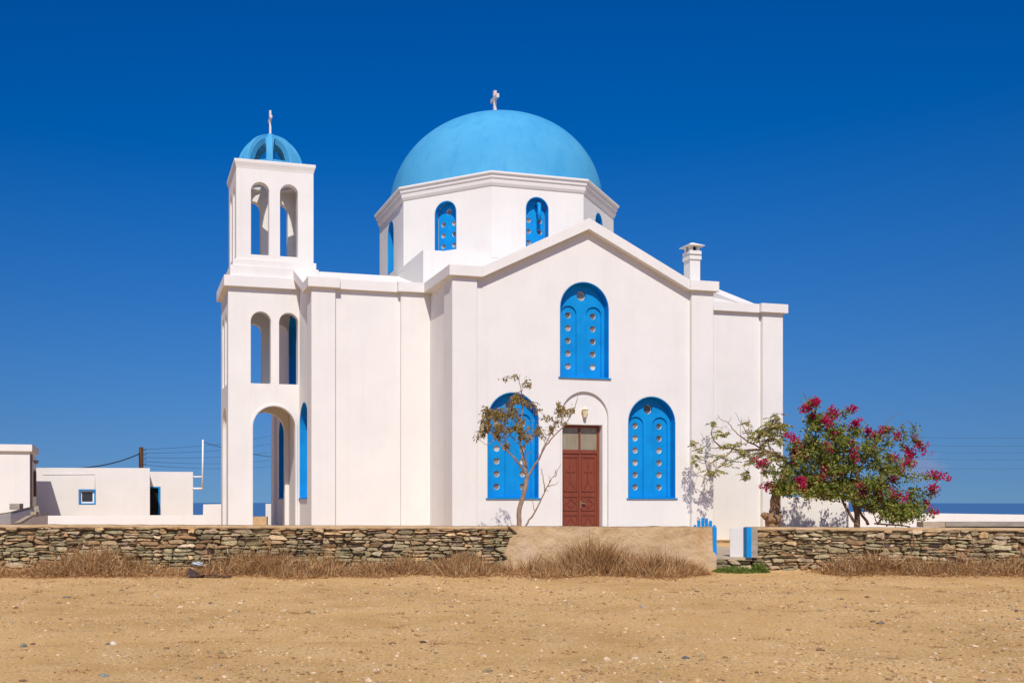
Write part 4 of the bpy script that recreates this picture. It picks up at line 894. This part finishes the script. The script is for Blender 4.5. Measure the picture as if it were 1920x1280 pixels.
for (cx, cy, rx, ry, nl) in ((300, 430, 190, 170, 46), (430, 560, 210, 170, 46), (250, 640, 220, 150, 50), (420, 760, 240, 130, 46), (120, 850, 190, 75, 40), (-60, 880, 120, 55, 24), (350, 870, 200, 70, 30), (590, 560, 130, 170, 26), (680, 660, 140, 170, 22), (860, 600, 110, 130, 18), (900, 700, 120, 130, 20), (830, 850, 140, 110, 24), (620, 900, 130, 90, 26), (740, 980, 70, 70, 14), (900, 1060, 120, 70, 30), (1020, 1090, 120, 50, 22), (880, 980, 100, 70, 14), (520, 420, 110, 110, 16), (780, 470, 90, 70, 12), (220, 290, 80, 80, 16), (1130, 900, 100, 40, 10), (1120, 1060, 80, 40, 10), (40, 700, 110, 90, 22), (90, 530, 100, 70, 14), (940, 1140, 150, 30, 12), (200, 900, 220, 55, 40), (420, 940, 150, 40, 22), (620, 960, 110, 60, 20), (820, 1020, 100, 60, 16)):
    for k in range(int(nl * (0.4 if cx > 560 and cy < 950 else 0.72))):
        an, rr_ = t3.r.uniform(0, 6.28), math.sqrt(t3.r.random())
        c = t3.pt((cx + rx * rr_ * math.cos(an), cy + ry * rr_ * math.sin(an)), t3.r.gauss(0, .5)); b = t3.near(c)
        S = t3.twig(b, c, 0.006, 0.04, 4); leafy(t3, S[1:], 12, 0.06)
        for j in range(20): leaf(t3.LV, t3.LF, c + rvec(t3.r, 0.07), rvec(t3.r) + Vector((0, -.2, -.2)), t3.r.uniform(.07, .12), t3.r.uniform(.05, .078), t3.r)
o = empty('bougainvillea', t3.pt((600, 1210))); o.location.z = 0.29
tag(o, 'sprawling bougainvillea bush with magenta flowers and long arching shoots', 'bush')
L0 = o.location.copy(); t3.TV, t3.LV, t3.FV = shift(t3.TV, L0), shift(t3.LV, L0), shift(t3.FV, L0)
t3.build(o, 'bark_dark', 'leaf_green'); pyobj('flowers', t3.FV, t3.FF, 'bract', o)
# dry vine hanging over the right wall
Vv, Ff = [], []
tube(Vv, Ff, [pix(1690, 984, 22.1), pix(1705, 987, 21.6), pix(1712, 1003, 21.42), pix(1714, 1020, 21.40), pix(1711, 1036, 21.42)], [0.022, 0.02, 0.017, 0.014, 0.007], 6)
tube(Vv, Ff, [pix(1640, 981, 24.5), pix(1665, 983, 23), pix(1690, 984, 22.1)], [0.02, 0.02, 0.022], 6)
tag(pyobj('dry_vine', Vv, Ff, 'bark_dark', None, True), 'bare brown vine hanging over the right stone wall', 'vine')

# ------------------------------------------------------------------ dry grass along the foot of the wall
def interp(tab, x):
    return float(np.interp(x, [a_ for a_, _ in tab], [b_ for _, b_ in tab]))
def grass_strip(name, prof, front, n_, seed, label, tangle):
    """clumps of dry stems; prof: column -> height in metres, front: column -> depth of the near edge, tangle: column -> 0 upright .. 1 matted"""
    r_ = random.Random(seed); V, Fc = [], []
    x0, x1 = prof[0][0], prof[-1][0]; made = 0
    def blade(p, dr, L, wd, cur, zmax):
        s_ = Vector((1, r_.uniform(-.6, .6), r_.uniform(-.3, .3))).normalized() * wd; b = len(V); m_ = 3; z0 = p.z
        for j in range(m_ + 1):
            q = p + dr * L * j / m_ + cur * L * (j / m_) ** 2 * 0.5; q.y = min(q.y, 21.40); q.z = min(max(q.z, z0 - .02), zmax)
            ww = s_ * (1 - 0.75 * j / m_); V.extend((q - ww, q + ww))
        for j in range(m_): a_ = b + 2 * j; Fc.append((a_, a_ + 1, a_ + 3, a_ + 2))
    while made < n_:
        px_ = r_.uniform(x0, x1); H = interp(prof, px_)
        if H < 0.04: made += 8; continue
        xx = (px_ - CX) / F * 21.0; H0 = H; pat = noise.noise(Vector((xx * 0.55, seed, 0))) + 0.6 * noise.noise(Vector((xx * 1.7, seed, 5)))
        if r_.random() > 0.72 + 1.3 * pat: made += 6; continue
        H = H * min(1.35, max(0.35, 0.92 + 0.75 * pat))
        tg = interp(tangle, px_); yf = interp(front, px_) + 0.7 * noise.noise(Vector((xx * 0.8, 8, seed))) + 0.25 * noise.noise(Vector((xx * 3, 8, seed))); t = r_.random(); Y = yf + 0.1 + (21.25 - yf) * t
        big = r_.random() ** 1.6; h = H * (0.30 + 0.80 * big) * (0.45 + 0.55 * t); rad = r_.uniform(.06, .16) + 0.14 * tg * r_.random()
        x = (px_ - CX) / F * 21.0; zc = ground_z(x, Y); nb = int(14 + 44 * big); lx, ly = r_.gauss(0, .22), r_.gauss(-.08, .15)
        for k in range(nb):
            ox_, oy_ = r_.gauss(0, rad), r_.gauss(0, rad * .7)
            p = Vector((x + ox_, min(21.36, Y + oy_), zc - .015))
            if tg > .3 and r_.random() < tg * .6:              # matted, criss-crossing twigs
                p.z += r_.random() * h * .8; dr = Vector((r_.gauss(0, 1), r_.gauss(-.1, .6), r_.gauss(.15, .5))).normalized(); L = h * r_.uniform(.3, .9); cur = rvec(r_, .6)
            else:
                dr = Vector((lx + ox_ * 2.2 + r_.gauss(0, .2 + .3 * tg), ly + oy_ * 2 + r_.gauss(0, .22), 1)).normalized(); L = h * r_.uniform(.4, 1.15); cur = rvec(r_, .28) + Vector((lx, 0, -.12))
            blade(p, dr, L, r_.uniform(.0035, .0085) if r_.random() < .9 else r_.uniform(.008, .013), cur, zc + H * 1.3)
        made += nb
    for k in range(n_ // 3):                                # trampled litter of broken stems at the base
        px_ = r_.uniform(x0, x1)
        if interp(prof, px_) <= 0.02: continue
        x = (px_ - CX) / F * 21.0; yf = interp(front, px_) + 0.7 * noise.noise(Vector((x * 0.8, 8, seed))); Y = yf + (21.3 - yf) * r_.random() - abs(r_.gauss(0, .25))
        leaf(V, Fc, Vector((x, Y, ground_z(x, Y) + r_.random() * 0.05)), Vector((r_.gauss(0, 1), r_.gauss(0, 1), r_.gauss(0.15, .3))), r_.uniform(.04, .15), r_.uniform(.006, .016), r_)
    o_ = pyobj(name, V, Fc, 'grass'); tag(o_, label, 'grass', kind='stuff'); return o_
grass_strip('dry_grass', [(-150, .5), (0, .42), (90, .40), (160, .54), (300, .50), (420, .46), (560, .50), (620, .58), (720, .42), (840, .40), (900, .58), (960, .64), (1010, .40), (1060, .50), (1110, .95), (1160, .92), (1210, .68), (1260, .46), (1295, .26), (1320, .05)], [(-150, 20.0), (0, 20.1), (400, 20.35), (900, 20.25), (1200, 20.3), (1330, 20.6)], 60000, 3, 'brown dry grass and scrub along the left part of the wall', [(-150, .9), (350, .9), (520, .5), (800, .35), (900, .15), (1330, .12)])
grass_strip('dry_grass', [(1540, .05), (1590, .40), (1660, .52), (1750, .50), (1850, .46), (1920, .50), (2150, .5)], [(1540, 21.0), (1600, 20.7), (1700, 20.4), (2150, 20.5)], 24000, 9, 'brown dry grass along the right part of the wall', [(1540, .7), (1750, .7), (2150, .4)])
# low green weeds by the threshold
def weeds(name, px_, py_, rx, ry, h, n_, seed, label):
    r_ = random.Random(seed); Y = EYE * F / (py_ - HY) ; Y = min(Y, 21.2); V, Fc = [], []; c = Vector(((px_ - CX) / F * Y, Y, 0))
    for k in range(n_):
        an, rr = r_.uniform(0, 6.28), math.sqrt(r_.random()); x, y = rx * rr * math.cos(an), ry * rr * math.sin(an)
        z = ground_z(c.x + x, c.y + y) + h * (1 - rr * rr) * r_.random()
        leaf(V, Fc, Vector((x, y, z)), Vector((r_.gauss(0, 1), r_.gauss(0, 1), r_.gauss(.7, .4))), r_.uniform(.03, .06), r_.uniform(.015, .03), r_)
    o_ = pyobj(name, V, Fc, 'weed'); o_.location = c; tag(o_, label, 'plant'); return o_
weeds('green_weed', 1378, 1074, .48, .30, .12, 1500, 4, 'flat patch of green weeds below the gate threshold')
weeds('green_weed', 1424, 1070, .20, .20, .22, 900, 5, 'rounded green weed clump at the foot of the right stone wall')
# tufts on the open ground
r_ = random.Random(77); V, Fc = [], []
for k in range(170):
    Y = 8.8 + 11 * r_.random(); px_ = r_.uniform(-40, 1960); x = (px_ - CX) / F * Y; sz = r_.uniform(.04, .14)
    for j in range(r_.randint(10, 40)):
        p = Vector((x + r_.gauss(0, sz), Y + r_.gauss(0, sz * .6), 0)); p.z = ground_z(p.x, p.y) - .002
        leaf(V, Fc, p, Vector((r_.gauss(0, 1), r_.gauss(0, 1), r_.uniform(0.05, .5))), r_.uniform(.03, .07), r_.uniform(.005, .012), r_)
tag(pyobj('grass_tufts', V, Fc, 'grass'), 'scattered tiny dry tufts on the sandy ground', 'grass', kind='stuff')

# ------------------------------------------------------------------ pebbles, larger stones and litter on the open ground
PEB = [(0.62, 0.44, 0.26), (0.50, 0.33, 0.17), (0.38, 0.24, 0.115), (0.66, 0.50, 0.33), (0.24, 0.155, 0.08), (0.34, 0.26, 0.14), (0.58, 0.37, 0.17), (0.50, 0.36, 0.22)]
ico_v, ico_f = [], []
bm = bmesh.new(); bmesh.ops.create_icosphere(bm, subdivisions=1, radius=1); bm.verts.index_update()
ico_v = [v.co.copy() for v in bm.verts]; ico_f = [tuple(v.index for v in f_.verts) for f_ in bm.faces]; bm.free()
oct_v = [Vector(k) for k in ((1, 0, 0), (0, 1, 0), (-1, 0, 0), (0, -1, 0), (0, 0, 1), (0, 0, -1))]
oct_f = [(0, 1, 4), (1, 2, 4), (2, 3, 4), (3, 0, 4), (1, 0, 5), (2, 1, 5), (3, 2, 5), (0, 3, 5)]
def rock(V, Fc, C, p, sx, sy, sz, cl, r_):
    ico_v, ico_f = (globals()['ico_v'], globals()['ico_f']) if max(sx, sy) > 0.011 else (oct_v, oct_f)
    b = len(V); a_ = r_.uniform(0, 3.14); ca, sa_ = math.cos(a_), math.sin(a_)
    for v in ico_v:
        q = v * r_.uniform(.75, 1.15); x, y, z = q.x * sx, q.y * sy, q.z * sz; V.append((p[0] + x * ca - y * sa_, p[1] + x * sa_ + y * ca, p[2] + z)); C.append(cl)
    Fc += [tuple(b + i for i in f_) for f_ in ico_f]
r_ = random.Random(5); V, Fc, C = [], [], []
for k in range(46000):
    Y = 8.2 + 12.6 * r_.random() ** 1.15; x = (r_.uniform(-60, 1980) - CX) / F * Y
    if noise.noise(Vector((x * .35, Y * .5, 9))) + r_.gauss(0, .35) < -0.1: continue
    s_ = min(.045, 0.0058 * math.exp(r_.gauss(0, .62)) * (1 + .04 * (Y - 8))); f_ = r_.uniform(.75, 1.2); cl = tuple(v * f_ for v in r_.choice(PEB))
    rock(V, Fc, C, (x, Y, ground_z(x, Y) + s_ * .15), s_ * r_.uniform(.8, 1.7), s_, s_ * r_.uniform(.35, .7), cl, r_)
me = bpy.data.meshes.new('pebbles'); me.from_pydata(V, [], Fc); color_mesh(me, C); me.update(); o = link('pebbles', me, 'pebble'); tag(o, 'small pebbles scattered over the sandy ground', 'pebbles', kind='stuff')
for px_, py_, wd, hh, cl, lab in ((212, 1207, .055, .028, (.62, .55, .46), 'whitish stone on the sand at lower left'), (201, 1207, .05, .02, (.2, .2, .15), 'flat greenish stone beside the whitish stone'), (126, 1120, .10, .018, (.14, .15, .13), 'long flat dark slab on the sand at left'), (44, 1212, .055, .035, (.22, .22, .18), 'grey stone near the lower left corner'), (293, 1117, .06, .025, (.45, .36, .28), 'pale stone right of the dark slab'), (395, 1132, .05, .022, (.13, .09, .06), 'small brown stone below the dark cloth'), (1203, 1137, .085, .02, (.38, .36, .31), 'pale grey flat stone on the sand right of centre'), (195, 1267, .08, .022, (.25, .25, .22), 'flat grey stone at the bottom left'), (794, 1205, .05, .02, (.10, .07, .05), 'dark stone on the sand left of centre'), (1650, 1167, .07, .02, (.17, .14, .12), 'dark flat stone on the sand at right'), (1285, 1236, .045, .025, (.13, .12, .12), 'dark pebble on the sand at lower right'), (1912, 1160, .06, .03, (.4, .33, .25), 'pale stone at the right edge'), (1906, 1146, .045, .03, (.16, .12, .09), 'brown stone at the right edge')):
    Y = EYE * F / (py_ - HY); x = (px_ - CX) / F * Y; V, Fc, C = [], [], []; rock(V, Fc, C, (0, 0, hh * .3), wd, wd * .6, hh, cl, r_)
    me = bpy.data.meshes.new('loose_stone'); me.from_pydata(V, [], Fc); color_mesh(me, C); me.update(); o = link('loose_stone', me, 'pebble'); o.location = (x, Y, ground_z(x, Y)); tag(o, lab, 'stone', 'loose stones on the sand')
# crumpled dark cloth and pale plastic caught in the scrub
Y = 20.2; x0 = (352 - CX) / F * Y; nx_, ny_ = 40, 10; V, Fc = [], []
for i in range(nx_ + 1):
    for j in range(ny_ + 1):
        t, s_ = i / nx_, j / ny_; x = t * 0.9; y = (s_ - .5) * 0.30 * (1 - .5 * t)
        z = 0.03 + 0.06 * abs(noise.noise(Vector((x * 7, y * 9, 1)))) + 0.05 * noise.noise(Vector((x * 3, y * 4, 4))) + 0.15 * max(0, .25 - t) * s_ * 4
        V.append((x, y, max(0.004, z * (1 - .4 * t))))
for i in range(nx_):
    for j in range(ny_): a_ = i * (ny_ + 1) + j; Fc.append((a_, a_ + ny_ + 1, a_ + ny_ + 2, a_ + 1))
o = pyobj('discarded_cloth', V, Fc, 'cloth', None, True); o.location = (x0, Y, ground_z(x0, Y)); tag(o, 'crumpled dark brown cloth lying at the edge of the scrub', 'cloth')
V, Fc, C = [], [], []; bm = bmesh.new(); bmesh.ops.create_icosphere(bm, subdivisions=3, radius=1)
for v in bm.verts: v.co = Vector((v.co.x * .12, v.co.y * .05, v.co.z * .042)) * (0.9 + .9 * noise.noise(v.co * 2.2 + Vector((3, 1, 7))))
o = obj('plastic_bag', bm, 'plastic', None, True); o.location = ((369 - CX) / F * 20.5, 20.5, .27); tag(o, 'crumpled pale blue plastic bag caught in the dry scrub', 'bag')
